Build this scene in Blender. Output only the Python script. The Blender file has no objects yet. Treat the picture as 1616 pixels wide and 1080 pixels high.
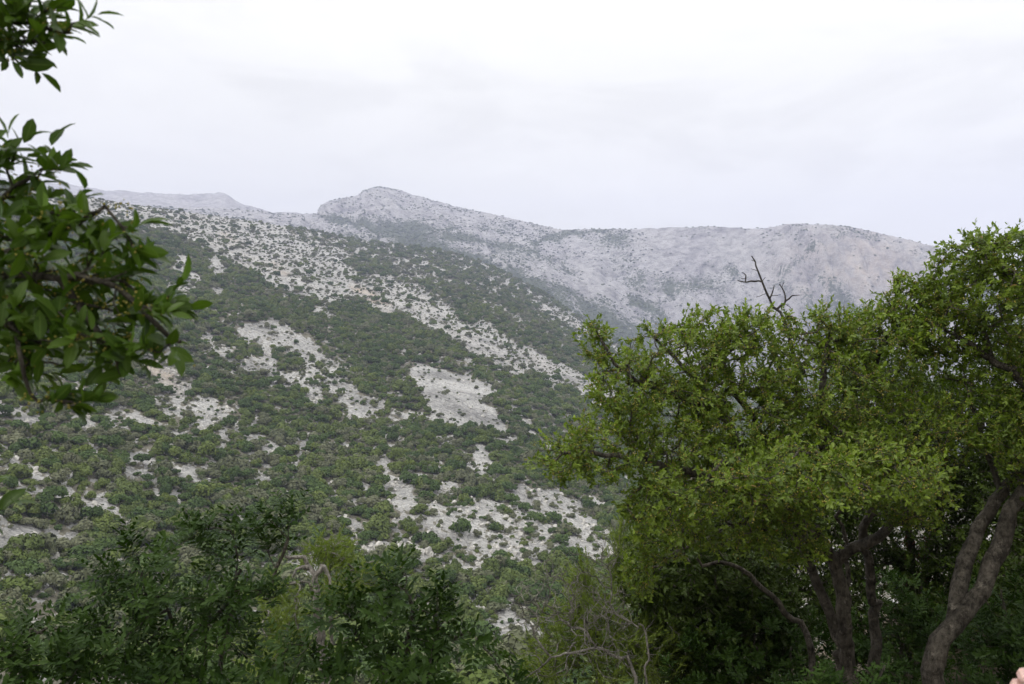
import bpy, math, random
import numpy as np
from mathutils import Vector

S = bpy.context.scene
R = np.random.default_rng(7)
random.seed(7)
F, CX, CY = 1257.0, 808.0, 540.0            # 28 mm lens on a 36 mm wide sensor, in pixels of a 1616 wide picture


def P(px, py, d):                            # a point seen in that direction at depth d
    return np.array([(px - CX) / F * d, d, -(py - CY) / F * d])


# ------------------------------------------------------------------ camera
cam = bpy.data.cameras.new("camera")
cam.lens = 28.0
cam.sensor_width = 36.0
cam.clip_start = 0.05
cam.clip_end = 20000
cam.dof.use_dof = True
cam.dof.focus_distance = 14.0
cam.dof.aperture_fstop = 9.0
co = bpy.data.objects.new("camera", cam)
co.rotation_euler = (math.radians(90), 0, 0)
S.collection.objects.link(co)
S.camera = co

# ------------------------------------------------------------------ sky
SUN_EL, SUN_ROT = math.radians(50), math.radians(228)
W = bpy.data.worlds.new("World")
S.world = W
W.use_nodes = True
nt = W.node_tree
nt.nodes.clear()


def mk(nt, t, **kw):
    n = nt.nodes.new(t)
    for k, v in kw.items():
        if k.startswith('i_'):
            key = k[2:]
            key = int(key) if key.isdigit() else key.replace('_', ' ')
            n.inputs[key].default_value = v
        else:
            setattr(n, k, v)
    return n


def ramp(nt, fac, stops, interp='LINEAR'):
    n = nt.nodes.new('ShaderNodeValToRGB')
    n.color_ramp.interpolation = interp
    e = n.color_ramp.elements
    while len(e) < len(stops):
        e.new(0.5)
    for el, (p, c) in zip(e, stops):
        el.position = p
        el.color = (c, c, c, 1) if not isinstance(c, tuple) else (*c, 1)
    nt.links.new(fac, n.inputs[0])
    return n.outputs[0]


def math_n(nt, op, a, b=None):
    n = nt.nodes.new('ShaderNodeMath')
    n.operation = op
    for i, v in enumerate((a, b)):
        if v is None:
            continue
        if isinstance(v, (int, float)):
            n.inputs[i].default_value = v
        else:
            nt.links.new(v, n.inputs[i])
    return n.outputs[0]


def mixc(nt, fac, a, b, mode='MIX'):
    n = nt.nodes.new('ShaderNodeMix')
    n.data_type = 'RGBA'
    n.blend_type = mode
    for s, v in ((n.inputs[0], fac), (n.inputs[6], a), (n.inputs[7], b)):
        if isinstance(v, (int, float)):
            s.default_value = v
        elif isinstance(v, tuple):
            s.default_value = (*v, 1)
        else:
            nt.links.new(v, s)
    return n.outputs[2]


L = nt.links.new
tc = mk(nt, 'ShaderNodeTexCoord')
sep = mk(nt, 'ShaderNodeSeparateXYZ')
L(tc.outputs['Generated'], sep.inputs[0])
grad = ramp(nt, sep.outputs['Z'], [(0.0, 0.80), (0.16, 0.90), (0.34, 0.97), (0.62, 1.0), (1.0, 1.0)])
brt = ramp(nt, sep.outputs['Z'], [(0.0, 0.44), (0.30, 0.41), (0.44, 0.43), (0.7, 0.78), (1.0, 0.9)])
mp = mk(nt, 'ShaderNodeMapping')
mp.inputs['Scale'].default_value = (1.6, 1.6, 5.0)
mp.inputs['Location'].default_value = (0.4, 0.2, 0.1)
L(tc.outputs['Generated'], mp.inputs[0])
cn = mk(nt, 'ShaderNodeTexNoise', i_Scale=2.1, i_Detail=7.0, i_Roughness=0.52, i_Distortion=0.4)
L(mp.outputs[0], cn.inputs['Vector'])
cl = ramp(nt, cn.outputs['Fac'], [(0.32, 0.86), (0.5, 0.95), (0.66, 1.0)], 'EASE')
# a darker bank of cloud low in the left of the sky
dp = mk(nt, 'ShaderNodeVectorMath', operation='DISTANCE')
mp2 = mk(nt, 'ShaderNodeMapping')
mp2.inputs['Scale'].default_value = (1.0, 1.0, 2.6)
L(tc.outputs['Generated'], mp2.inputs[0])
L(mp2.outputs[0], dp.inputs[0])
dp.inputs[1].default_value = (-0.47, 0.83, 0.21 * 2.6)
bank = ramp(nt, dp.outputs['Value'], [(0.05, 0.92), (0.5, 1.0)], 'EASE')
v1 = math_n(nt, 'MULTIPLY', grad, cl)
v2 = math_n(nt, 'MULTIPLY', v1, bank)
v3 = math_n(nt, 'MULTIPLY', v2, brt)
cloud = mixc(nt, 1.0, v3, (1.0, 0.99, 0.935), 'MULTIPLY')
sky = mk(nt, 'ShaderNodeTexSky', sky_type='NISHITA', sun_disc=False)
sky.sun_elevation = SUN_EL
sky.sun_rotation = SUN_ROT
skys = mixc(nt, 1.0, sky.outputs[0], (0.05, 0.05, 0.05), 'MULTIPLY')
mixed = mixc(nt, 0.97, skys, cloud)
bg = mk(nt, 'ShaderNodeBackground', i_Strength=3.0)
L(mixed, bg.inputs[0])
wo = mk(nt, 'ShaderNodeOutputWorld')
L(bg.outputs[0], wo.inputs[0])

sl = bpy.data.lights.new("sun", 'SUN')
sl.energy = 1.5
sl.angle = math.radians(14)
sl.color = (1.0, 0.97, 0.92)
so = bpy.data.objects.new("sun", sl)
sdir = Vector((math.sin(SUN_ROT) * math.cos(SUN_EL), math.cos(SUN_ROT) * math.cos(SUN_EL), math.sin(SUN_EL)))
so.rotation_euler = sdir.to_track_quat('Z', 'Y').to_euler()
S.collection.objects.link(so)

S.view_settings.view_transform = 'Standard'
S.view_settings.look = 'None'
S.view_settings.exposure = 0.08
S.view_settings.gamma = 1.0
S.view_settings.use_curve_mapping = False
c = S.cycles
c.max_bounces = 7
c.diffuse_bounces = 3
c.glossy_bounces = 2
c.transmission_bounces = 4
c.transparent_max_bounces = 8
c.volume_bounces = 1
c.use_denoising = True
c.sample_clamp_indirect = 6.0

# ------------------------------------------------------------------ noise


def _hash(ix, iy, seed):
    h = (ix.astype(np.int64) * 374761393 + iy.astype(np.int64) * 668265263 + seed * 1442695041) & 0xFFFFFFFF
    h = ((h ^ (h >> 13)) * 1274126177) & 0xFFFFFFFF
    return (h ^ (h >> 16)) & 0xFFFFFFFF


def pn(x, y, seed=0):                        # gradient noise, about -0.7..0.7
    ix, iy = np.floor(x), np.floor(y)
    fx, fy = x - ix, y - iy
    u, v = fx * fx * fx * (fx * (fx * 6 - 15) + 10), fy * fy * fy * (fy * (fy * 6 - 15) + 10)

    def g(dx, dy):
        a = _hash(ix + dx, iy + dy, seed) * (2 * np.pi / 4294967296.0)
        return np.cos(a) * (fx - dx) + np.sin(a) * (fy - dy)
    return (g(0, 0) * (1 - u) + g(1, 0) * u) * (1 - v) + (g(0, 1) * (1 - u) + g(1, 1) * u) * v


def fbm(x, y, seed=0, o=4, gain=0.5):
    s, a = 0, 1.0
    for k in range(o):
        s = s + a * pn(x * 2 ** k, y * 2 ** k, seed + k * 17)
        a *= gain
    return s


def sst(a, b, x):                            # smooth step, falling when a > b
    t = np.clip((x - a) / (b - a), 0, 1)
    return t * t * (3 - 2 * t)


# ------------------------------------------------------------------ mesh and object helpers
def mesh_np(name, V, Q, mat, attrs=None, smooth=False):
    """V (n,3), Q (m,3 or 4) -> mesh"""
    V = np.ascontiguousarray(V, dtype=np.float32)
    Q = np.ascontiguousarray(Q, dtype=np.int32)
    me = bpy.data.meshes.new(name)
    me.vertices.add(len(V))
    me.vertices.foreach_set('co', V.ravel())
    if len(Q):
        k = Q.shape[1]
        me.loops.add(Q.size)
        me.loops.foreach_set('vertex_index', Q.ravel())
        me.polygons.add(len(Q))
        me.polygons.foreach_set('loop_start', np.arange(0, Q.size, k, dtype=np.int32))
        me.polygons.foreach_set('loop_total', np.full(len(Q), k, dtype=np.int32))
    me.update(calc_edges=True)
    for an, av in (attrs or {}).items():
        av = np.asarray(av)
        if av.ndim == 2:
            at = me.attributes.new(an, 'FLOAT_VECTOR', 'POINT')
            at.data.foreach_set('vector', av.astype(np.float32).ravel())
        elif av.dtype.kind == 'i':
            at = me.attributes.new(an, 'INT', 'POINT')
            at.data.foreach_set('value', av.astype(np.int32))
        else:
            at = me.attributes.new(an, 'FLOAT', 'POINT')
            at.data.foreach_set('value', av.astype(np.float32))
    if smooth and len(Q):
        me.polygons.foreach_set('use_smooth', np.ones(len(Q), dtype=bool))
    if mat:
        me.materials.append(mat)
    return me


def link(name, me, parent=None, label=None, cat=None, group=None, kind=None):
    o = bpy.data.objects.new(name, me)
    S.collection.objects.link(o)
    if parent is not None:
        o.parent = parent
    if label:
        o['label'] = label
    if cat:
        o['category'] = cat
    if group:
        o['group'] = group
    if kind:
        o['kind'] = kind
    return o


def thing(name, label, cat, loc, group=None):
    o = link(name, None, None, label, cat, group)
    o.location = loc
    o.empty_display_size = 0.2
    return o


# ------------------------------------------------------------------ materials
def new_mat(name):
    m = bpy.data.materials.new(name)
    m.use_nodes = True
    m.node_tree.nodes.clear()
    return m, m.node_tree


def leaf_mat(name, ca, cb, cc=None, rough=0.42, spec=0.4, trans=0.3, rib=None, back=1.5):
    """ca..cb by leaf tint; cc for a few odd leaves"""
    m, t = new_mat(name)
    a = mk(t, 'ShaderNodeAttribute', attribute_name='tint')
    f = a.outputs['Fac']
    stops = [(0.0, ca), (0.85 if cc else 1.0, cb)]
    if cc:
        stops += [(0.97, cb), (1.0, cc)]
    col = ramp(t, f, stops)
    if rib:
        b = mk(t, 'ShaderNodeAttribute', attribute_name='mid')
        fr = ramp(t, b.outputs['Fac'], [(0.86, 0.0), (0.97, 1.0)])
        col = mixc(t, fr, col, rib)
    geo = mk(t, 'ShaderNodeNewGeometry')
    bk = mixc(t, 1.0, col, (back, back, back * 0.95), 'MULTIPLY')
    colf = mixc(t, geo.outputs['Backfacing'], col, bk)
    p = mk(t, 'ShaderNodeBsdfPrincipled', i_Roughness=rough)
    p.inputs['Specular IOR Level'].default_value = spec
    t.links.new(colf, p.inputs['Base Color'])
    tr = mk(t, 'ShaderNodeBsdfTranslucent')
    tcol = mixc(t, 1.0, col, (1.5, 1.7, 0.7), 'MULTIPLY')
    t.links.new(tcol, tr.inputs[0])
    mx = mk(t, 'ShaderNodeMixShader')
    mx.inputs[0].default_value = trans
    t.links.new(p.outputs[0], mx.inputs[1])
    t.links.new(tr.outputs[0], mx.inputs[2])
    o = mk(t, 'ShaderNodeOutputMaterial')
    t.links.new(mx.outputs[0], o.inputs[0])
    return m


def bark_mat(name, ca, cb, scale=18.0):
    m, t = new_mat(name)
    tcd = mk(t, 'ShaderNodeTexCoord')
    n1 = mk(t, 'ShaderNodeTexNoise', i_Scale=scale, i_Detail=6.0, i_Roughness=0.65)
    t.links.new(tcd.outputs['Object'], n1.inputs['Vector'])
    n2 = mk(t, 'ShaderNodeTexNoise', i_Scale=scale * 0.25, i_Detail=3.0)
    t.links.new(tcd.outputs['Object'], n2.inputs['Vector'])
    f = math_n(t, 'MULTIPLY', n1.outputs['Fac'], math_n(t, 'ADD', n2.outputs['Fac'], 0.5))
    col = ramp(t, f, [(0.3, ca), (0.65, cb)])
    n3 = mk(t, 'ShaderNodeTexNoise', i_Scale=scale * 0.8, i_Detail=8.0, i_Roughness=0.75)
    t.links.new(tcd.outputs['Object'], n3.inputs['Vector'])
    col = mixc(t, ramp(t, n3.outputs['Fac'], [(0.56, 0.0), (0.66, 0.6)]), col, tuple(min(.5, x * 2.0 + .02) for x in cb))
    p = mk(t, 'ShaderNodeBsdfPrincipled', i_Roughness=0.85)
    p.inputs['Specular IOR Level'].default_value = 0.2
    t.links.new(col, p.inputs['Base Color'])
    mpb = mk(t, 'ShaderNodeMapping')
    mpb.inputs['Scale'].default_value = (1.0, 1.0, 0.22)
    t.links.new(tcd.outputs['Object'], mpb.inputs[0])
    n4 = mk(t, 'ShaderNodeTexNoise', i_Scale=scale * 2.6, i_Detail=6.0, i_Roughness=0.7)
    t.links.new(mpb.outputs[0], n4.inputs['Vector'])
    fis = ramp(t, n4.outputs['Fac'], [(0.36, 0.35), (0.52, 1.0)])
    col = mixc(t, 1.0, col, fis, 'MULTIPLY')
    t.links.new(col, p.inputs['Base Color'])
    b = mk(t, 'ShaderNodeBump', i_Strength=1.0, i_Distance=0.035)
    t.links.new(math_n(t, 'ADD', n1.outputs['Fac'], n4.outputs['Fac']), b.inputs['Height'])
    t.links.new(b.outputs[0], p.inputs['Normal'])
    o = mk(t, 'ShaderNodeOutputMaterial')
    t.links.new(p.outputs[0], o.inputs[0])
    return m


def rock_mat(name, ca, cb, scale=1.5):
    m, t = new_mat(name)
    tcd = mk(t, 'ShaderNodeTexCoord')
    n1 = mk(t, 'ShaderNodeTexNoise', i_Scale=scale, i_Detail=8.0, i_Roughness=0.65)
    t.links.new(tcd.outputs['Object'], n1.inputs['Vector'])
    col = ramp(t, n1.outputs['Fac'], [(0.3, ca), (0.6, cb)])
    p = mk(t, 'ShaderNodeBsdfPrincipled', i_Roughness=0.9)
    p.inputs['Specular IOR Level'].default_value = 0.2
    t.links.new(col, p.inputs['Base Color'])
    b = mk(t, 'ShaderNodeBump', i_Strength=0.8, i_Distance=0.15)
    t.links.new(n1.outputs['Fac'], b.inputs['Height'])
    t.links.new(b.outputs[0], p.inputs['Normal'])
    o = mk(t, 'ShaderNodeOutputMaterial')
    t.links.new(p.outputs[0], o.inputs[0])
    return m


def shrub_mat(name, ca, cb):
    """small-leaved evergreen scrub seen from far away; each shrub has its own tint"""
    m, t = new_mat(name)
    oi = mk(t, 'ShaderNodeObjectInfo')
    a = mk(t, 'ShaderNodeAttribute', attribute_name='tint')
    n = mk(t, 'ShaderNodeTexNoise', i_Scale=0.02, i_Detail=3.0)
    t.links.new(oi.outputs['Location'], n.inputs['Vector'])
    f1 = math_n(t, 'MULTIPLY', oi.outputs['Random'], 0.45)
    f2 = math_n(t, 'MULTIPLY', a.outputs['Fac'], 0.35)
    f3 = ramp(t, n.outputs['Fac'], [(0.35, 0.0), (0.65, 0.3)])
    f = math_n(t, 'ADD', math_n(t, 'ADD', f1, f2), f3)
    col = ramp(t, f, [(0.1, ca), (0.9, cb)])
    p = mk(t, 'ShaderNodeBsdfPrincipled', i_Roughness=0.7)
    p.inputs['Specular IOR Level'].default_value = 0.2
    t.links.new(col, p.inputs['Base Color'])
    tr = mk(t, 'ShaderNodeBsdfTranslucent')
    t.links.new(col, tr.inputs[0])
    mx = mk(t, 'ShaderNodeMixShader')
    mx.inputs[0].default_value = 0.25
    t.links.new(p.outputs[0], mx.inputs[1])
    t.links.new(tr.outputs[0], mx.inputs[2])
    o = mk(t, 'ShaderNodeOutputMaterial')
    t.links.new(mx.outputs[0], o.inputs[0])
    return m


def hill_mat():
    """limestone, soil and far low scrub, laid by the vertex attributes rock, veg and ochre"""
    m, t = new_mat('limestone_hillside')
    tcd = mk(t, 'ShaderNodeTexCoord')
    obj = tcd.outputs['Object']
    rk = mk(t, 'ShaderNodeAttribute', attribute_name='rock').outputs['Fac']
    vg = mk(t, 'ShaderNodeAttribute', attribute_name='veg').outputs['Fac']
    oc = mk(t, 'ShaderNodeAttribute', attribute_name='ochre').outputs['Fac']
    n1 = mk(t, 'ShaderNodeTexNoise', i_Scale=0.9, i_Detail=8.0, i_Roughness=0.7)
    t.links.new(obj, n1.inputs['Vector'])
    n2 = mk(t, 'ShaderNodeTexNoise', i_Scale=0.06, i_Detail=7.0, i_Roughness=0.65)
    t.links.new(obj, n2.inputs['Vector'])
    vo = mk(t, 'ShaderNodeTexVoronoi', i_Scale=0.55)
    vo.feature = 'DISTANCE_TO_EDGE'
    t.links.new(obj, vo.inputs['Vector'])
    # stained streaks running down the cliffs
    mpp = mk(t, 'ShaderNodeMapping')
    mpp.inputs['Scale'].default_value = (0.03, 0.03, 0.004)
    t.links.new(obj, mpp.inputs[0])
    n3 = mk(t, 'ShaderNodeTexNoise', i_Scale=1.0, i_Detail=5.0, i_Roughness=0.6)
    t.links.new(mpp.outputs[0], n3.inputs['Vector'])
    rock = ramp(t, n1.outputs['Fac'], [(0.28, (0.20, 0.195, 0.19)), (0.45, (0.40, 0.393, 0.383)), (0.62, (0.56, 0.55, 0.535))])
    big = ramp(t, n2.outputs['Fac'], [(0.34, 0.50), (0.47, 0.82), (0.58, 1.0)])
    rock = mixc(t, 1.0, rock, big, 'MULTIPLY')
    tn = mk(t, 'ShaderNodeAttribute', attribute_name='grey').outputs['Fac']
    cst = ramp(t, n3.outputs['Fac'], [(0.36, 0.50), (0.5, 0.90), (0.62, 1.08)])
    rock = mixc(t, math_n(t, 'MULTIPLY', tn, 0.8), rock, mixc(t, 1.0, rock, cst, 'MULTIPLY'))
    rock = mixc(t, tn, rock, mixc(t, 1.0, rock, (0.77, 0.755, 0.80), 'MULTIPLY'))
    crack = ramp(t, vo.outputs['Distance'], [(0.0, 0.62), (0.09, 1.0)])
    rock = mixc(t, 1.0, rock, crack, 'MULTIPLY')
    st = ramp(t, n3.outputs['Fac'], [(0.42, 0.0), (0.66, 1.0)])
    fo = math_n(t, 'MULTIPLY', oc, math_n(t, 'ADD', math_n(t, 'MULTIPLY', st, 0.8), 0.2))
    rock = mixc(t, fo, rock, (0.46, 0.36, 0.26))
    soil = ramp(t, n1.outputs['Fac'], [(0.3, (0.085, 0.085, 0.055)), (0.7, (0.24, 0.22, 0.18))])
    fr = ramp(t, math_n(t, 'ADD', rk, math_n(t, 'MULTIPLY', math_n(t, 'SUBTRACT', n1.outputs['Fac'], 0.5), 0.7)), [(0.3, 0.0), (0.52, 1.0)])
    col = mixc(t, fr, soil, rock)
    nv = mk(t, 'ShaderNodeTexNoise', i_Scale=0.16, i_Detail=6.0, i_Roughness=0.75)
    t.links.new(obj, nv.inputs['Vector'])
    fv = ramp(t, math_n(t, 'ADD', vg, math_n(t, 'MULTIPLY', math_n(t, 'SUBTRACT', nv.outputs['Fac'], 0.5), 1.6)), [(0.46, 0.0), (0.56, 1.0)])
    veg = ramp(t, n1.outputs['Fac'], [(0.3, (0.045, 0.06, 0.03)), (0.7, (0.085, 0.10, 0.055))])
    col = mixc(t, fv, col, veg)
    p = mk(t, 'ShaderNodeBsdfPrincipled', i_Roughness=0.95)
    p.inputs['Specular IOR Level'].default_value = 0.15
    t.links.new(col, p.inputs['Base Color'])
    h = math_n(t, 'ADD', math_n(t, 'MULTIPLY', n1.outputs['Fac'], 1.0), math_n(t, 'MULTIPLY', n2.outputs['Fac'], 6.0))
    h = math_n(t, 'ADD', h, math_n(t, 'MULTIPLY', n3.outputs['Fac'], math_n(t, 'MULTIPLY', oc, 12.0)))
    b = mk(t, 'ShaderNodeBump', i_Strength=1.0, i_Distance=1.2)
    t.links.new(h, b.inputs['Height'])
    t.links.new(b.outputs[0], p.inputs['Normal'])
    o = mk(t, 'ShaderNodeOutputMaterial')
    t.links.new(p.outputs[0], o.inputs[0])
    return m


def ground_mat():
    m, t = new_mat('leaf_litter_ground')
    tcd = mk(t, 'ShaderNodeTexCoord')
    n1 = mk(t, 'ShaderNodeTexNoise', i_Scale=3.0, i_Detail=8.0, i_Roughness=0.7)
    t.links.new(tcd.outputs['Object'], n1.inputs['Vector'])
    n2 = mk(t, 'ShaderNodeTexNoise', i_Scale=0.7, i_Detail=3.0)
    t.links.new(tcd.outputs['Object'], n2.inputs['Vector'])
    c1 = ramp(t, n1.outputs['Fac'], [(0.3, (0.03, 0.024, 0.015)), (0.55, (0.09, 0.07, 0.045)), (0.75, (0.16, 0.14, 0.11))])
    p = mk(t, 'ShaderNodeBsdfPrincipled', i_Roughness=0.95)
    t.links.new(c1, p.inputs['Base Color'])
    b = mk(t, 'ShaderNodeBump', i_Strength=1.0, i_Distance=0.08)
    t.links.new(n1.outputs['Fac'], b.inputs['Height'])
    t.links.new(b.outputs[0], p.inputs['Normal'])
    o = mk(t, 'ShaderNodeOutputMaterial')
    t.links.new(p.outputs[0], o.inputs[0])
    return m


def plain_mat(name, col, rough=0.7, sub=0.0, noise=0.12, scale=30):
    m, t = new_mat(name)
    tcd = mk(t, 'ShaderNodeTexCoord')
    n1 = mk(t, 'ShaderNodeTexNoise', i_Scale=float(scale), i_Detail=4.0)
    t.links.new(tcd.outputs['Object'], n1.inputs['Vector'])
    lo = tuple(x * (1 - noise) for x in col)
    hi = tuple(min(1, x * (1 + noise)) for x in col)
    cc = ramp(t, n1.outputs['Fac'], [(0.3, lo), (0.7, hi)])
    p = mk(t, 'ShaderNodeBsdfPrincipled', i_Roughness=rough)
    p.inputs['Subsurface Weight'].default_value = sub
    p.inputs['Subsurface Radius'].default_value = (0.012, 0.005, 0.003)
    t.links.new(cc, p.inputs['Base Color'])
    o = mk(t, 'ShaderNodeOutputMaterial')
    t.links.new(p.outputs[0], o.inputs[0])
    return m


# ------------------------------------------------------------------ terrain: bare patches of the near hillside
# strokes over the slope: points, half width, how bare it is, ochre tint
PATCH = [
    ([(398, 526)], 13, .85, 0), ([(417, 520)], 9, .85, 0), ([(438, 511), (454, 528)], 8, .8, 0), ([(423, 545), (420, 567)], 6, .8, 0),
    ([(447, 539), (478, 545), (497, 573)], 11, .8, 0), ([(497, 573), (503, 585), (534, 591)], 13, .75, 0), ([(441, 600), (497, 604)], 10, .8, 0),
    ([(488, 613), (500, 635)], 8, .75, 0), ([(525, 604)], 8, .8, 0), ([(537, 613), (556, 632), (574, 656)], 11, .8, 0), ([(593, 635)], 11, .75, 0),
    ([(327, 533)], 7, .8, 0), ([(336, 551), (355, 557)], 7, .75, 0), ([(367, 571), (386, 573)], 6, .8, 0), ([(398, 576), (423, 582)], 11, .6, 0),
    ([(240, 576), (256, 594), (277, 613)], 12, .9, .5), ([(268, 582), (293, 604)], 12, .45, .1), ([(256, 638), (284, 647)], 10, .65, 0),
    ([(324, 641), (336, 656), (324, 669)], 13, .8, 0), ([(349, 650)], 9, .6, 0), ([(364, 672), (383, 681)], 6, .8, 0), ([(355, 690)], 6, .8, 0),
    ([(404, 693), (432, 712)], 7, .85, 0), ([(200, 656), (234, 666)], 5, .9, 0), ([(246, 678), (293, 693)], 6, .95, 0),
    ([(218, 721), (240, 734), (287, 743), (320, 755)], 8, 1, 0), ([(190, 741), (240, 753)], 6, 1, 0), ([(389, 721), (400, 722)], 4, .8, 0),
    ([(389, 740), (410, 749), (428, 752)], 4, .9, 0), ([(287, 411)], 7, .8, 0), ([(339, 415), (346, 426)], 7, .85, 0), ([(280, 424), (300, 430)], 4, .8, 0),
    ([(305, 443)], 7, .8, 0), ([(342, 462)], 7, .85, 0), ([(271, 456), (299, 462)], 6, .85, 0), ([(417, 439), (438, 442)], 5, .7, 0), ([(503, 493), (512, 490)], 5, .7, 0),
    ([(435, 511)], 5, .6, 0), ([(521, 500)], 4, .7, 0), ([(565, 649)], 9, .7, 0), ([(598, 635)], 9, .7, 0), ([(620, 670)], 9, .6, 0), ([(628, 657)], 7, .6, 0),
    ([(644, 657)], 6, .7, 0), ([(604, 690)], 7, .6, 0), ([(625, 703)], 6, .7, 0), ([(707, 695)], 9, .6, 0), ([(785, 698), (805, 699)], 5, .8, 0), ([(830, 676)], 8, .8, 0),
    ([(767, 725), (756, 741), (775, 747)], 9, .85, 0), ([(737, 733), (750, 738)], 5, .8, 0), ([(613, 767), (633, 773), (640, 793)], 11, .95, 0),
    ([(653, 803), (677, 817), (710, 825)], 18, .85, 0), ([(710, 820), (760, 818)], 18, .75, 0), ([(733, 847), (767, 863), (800, 867), (840, 873)], 18, .82, 0),
    ([(773, 803), (813, 823)], 15, .78, 0), ([(817, 777), (826, 787)], 11, .85, 0), ([(697, 775), (712, 768)], 7, .9, 0), ([(873, 797), (900, 803), (927, 837), (947, 863)], 17, .8, 0),
    ([(843, 823), (867, 863), (908, 858)], 11, .65, 0), ([(707, 883), (740, 890), (770, 900)], 4, 1, 0), ([(580, 872), (627, 863), (683, 880)], 8, .85, 0),
    ([(873, 933), (890, 937)], 8, .85, 0), ([(793, 957), (813, 973)], 10, .9, 0), ([(790, 1000), (835, 1012)], 18, .9, 0), ([(567, 795)], 5, .8, 0), ([(953, 853)], 10, .8, 0),
    ([(0, 645), (25, 651), (53, 667)], 7, .95, 0), ([(76, 689), (98, 697)], 5, .9, 0), ([(135, 664), (145, 680)], 8, .9, 0), ([(182, 651), (227, 664)], 5, .9, 0),
    ([(176, 664), (186, 677)], 6, .7, 0), ([(142, 722), (167, 717)], 5, .9, 0), ([(0, 722), (31, 738), (69, 755)], 8, .85, 0), ([(69, 757), (35, 779)], 8, .85, 0),
    ([(104, 780)], 8, .8, 0), ([(151, 787), (164, 805), (195, 821)], 8, .85, 0), ([(0, 850), (38, 832)], 12, .95, 0), ([(38, 845), (94, 850)], 9, .95, 0),
    ([(227, 780), (252, 785), (280, 781)], 4, .85, 0), ([(85, 912)], 11, .95, 0), ([(0, 590), (60, 600)], 6, .8, 0), ([(521, 790), (571, 793)], 5, .9, 0),
    ([(541, 820), (564, 830)], 7, .95, 0), ([(140, 884)], 6, .6, 0), ([(700, 640), (640, 700)], 4, .3, 0), ([(500, 905), (470, 880)], 10, .6, 0), ([(720, 940)], 8, .3, 0),
    # long ribs of rock
    ([(702, 510), (723, 524), (751, 540), (778, 553), (805, 570), (827, 577)], 12, .85, .05), ([(832, 562), (859, 581), (887, 594), (914, 605), (960, 625)], 12, .8, .1),
    ([(761, 515), (791, 537), (821, 556)], 7, .65, 0), ([(562, 453), (587, 468), (611, 487)], 9, .85, .75), ([(602, 456), (649, 474), (689, 499)], 18, .76, .05),
    ([(277, 344), (339, 372), (386, 400), (423, 412), (457, 437), (485, 446), (534, 456)], 18, .80, .06), ([(342, 354), (417, 363), (463, 403), (509, 418), (540, 443)], 17, .74, .03),
    ([(60, 300), (180, 330), (277, 348)], 17, .78, .02), ([(400, 372), (470, 384), (540, 405)], 9, .5, 0), ([(230, 330), (330, 348), (420, 362)], 10, .6, 0), ([(355, 372), (372, 384)], 9, .85, .35), ([(433, 418), (450, 432)], 8, .85, .35),
    ([(860, 492), (900, 507), (950, 530)], 6, .7, .2), ([(770, 480), (830, 512)], 4, .5, 0), ([(640, 425), (700, 445)], 8, .45, 0), ([(720, 470)], 6, .5, 0),
]
SCREE = [(655, 574), (677, 579), (718, 589), (761, 604), (800, 622), (757, 626), (786, 654), (797, 682), (772, 682), (748, 679), (707, 671), (683, 668), (677, 643), (655, 600), (647, 586)]


def in_poly(x, y, poly):
    r = np.zeros(x.shape, bool)
    n = len(poly)
    for i in range(n):
        x0, y0 = poly[i]
        x1, y1 = poly[(i + 1) % n]
        if y0 == y1:
            continue
        hit = ((y0 > y) != (y1 > y)) & (x < (x1 - x0) * (y - y0) / (y1 - y0) + x0)
        r ^= hit
    return r


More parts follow.
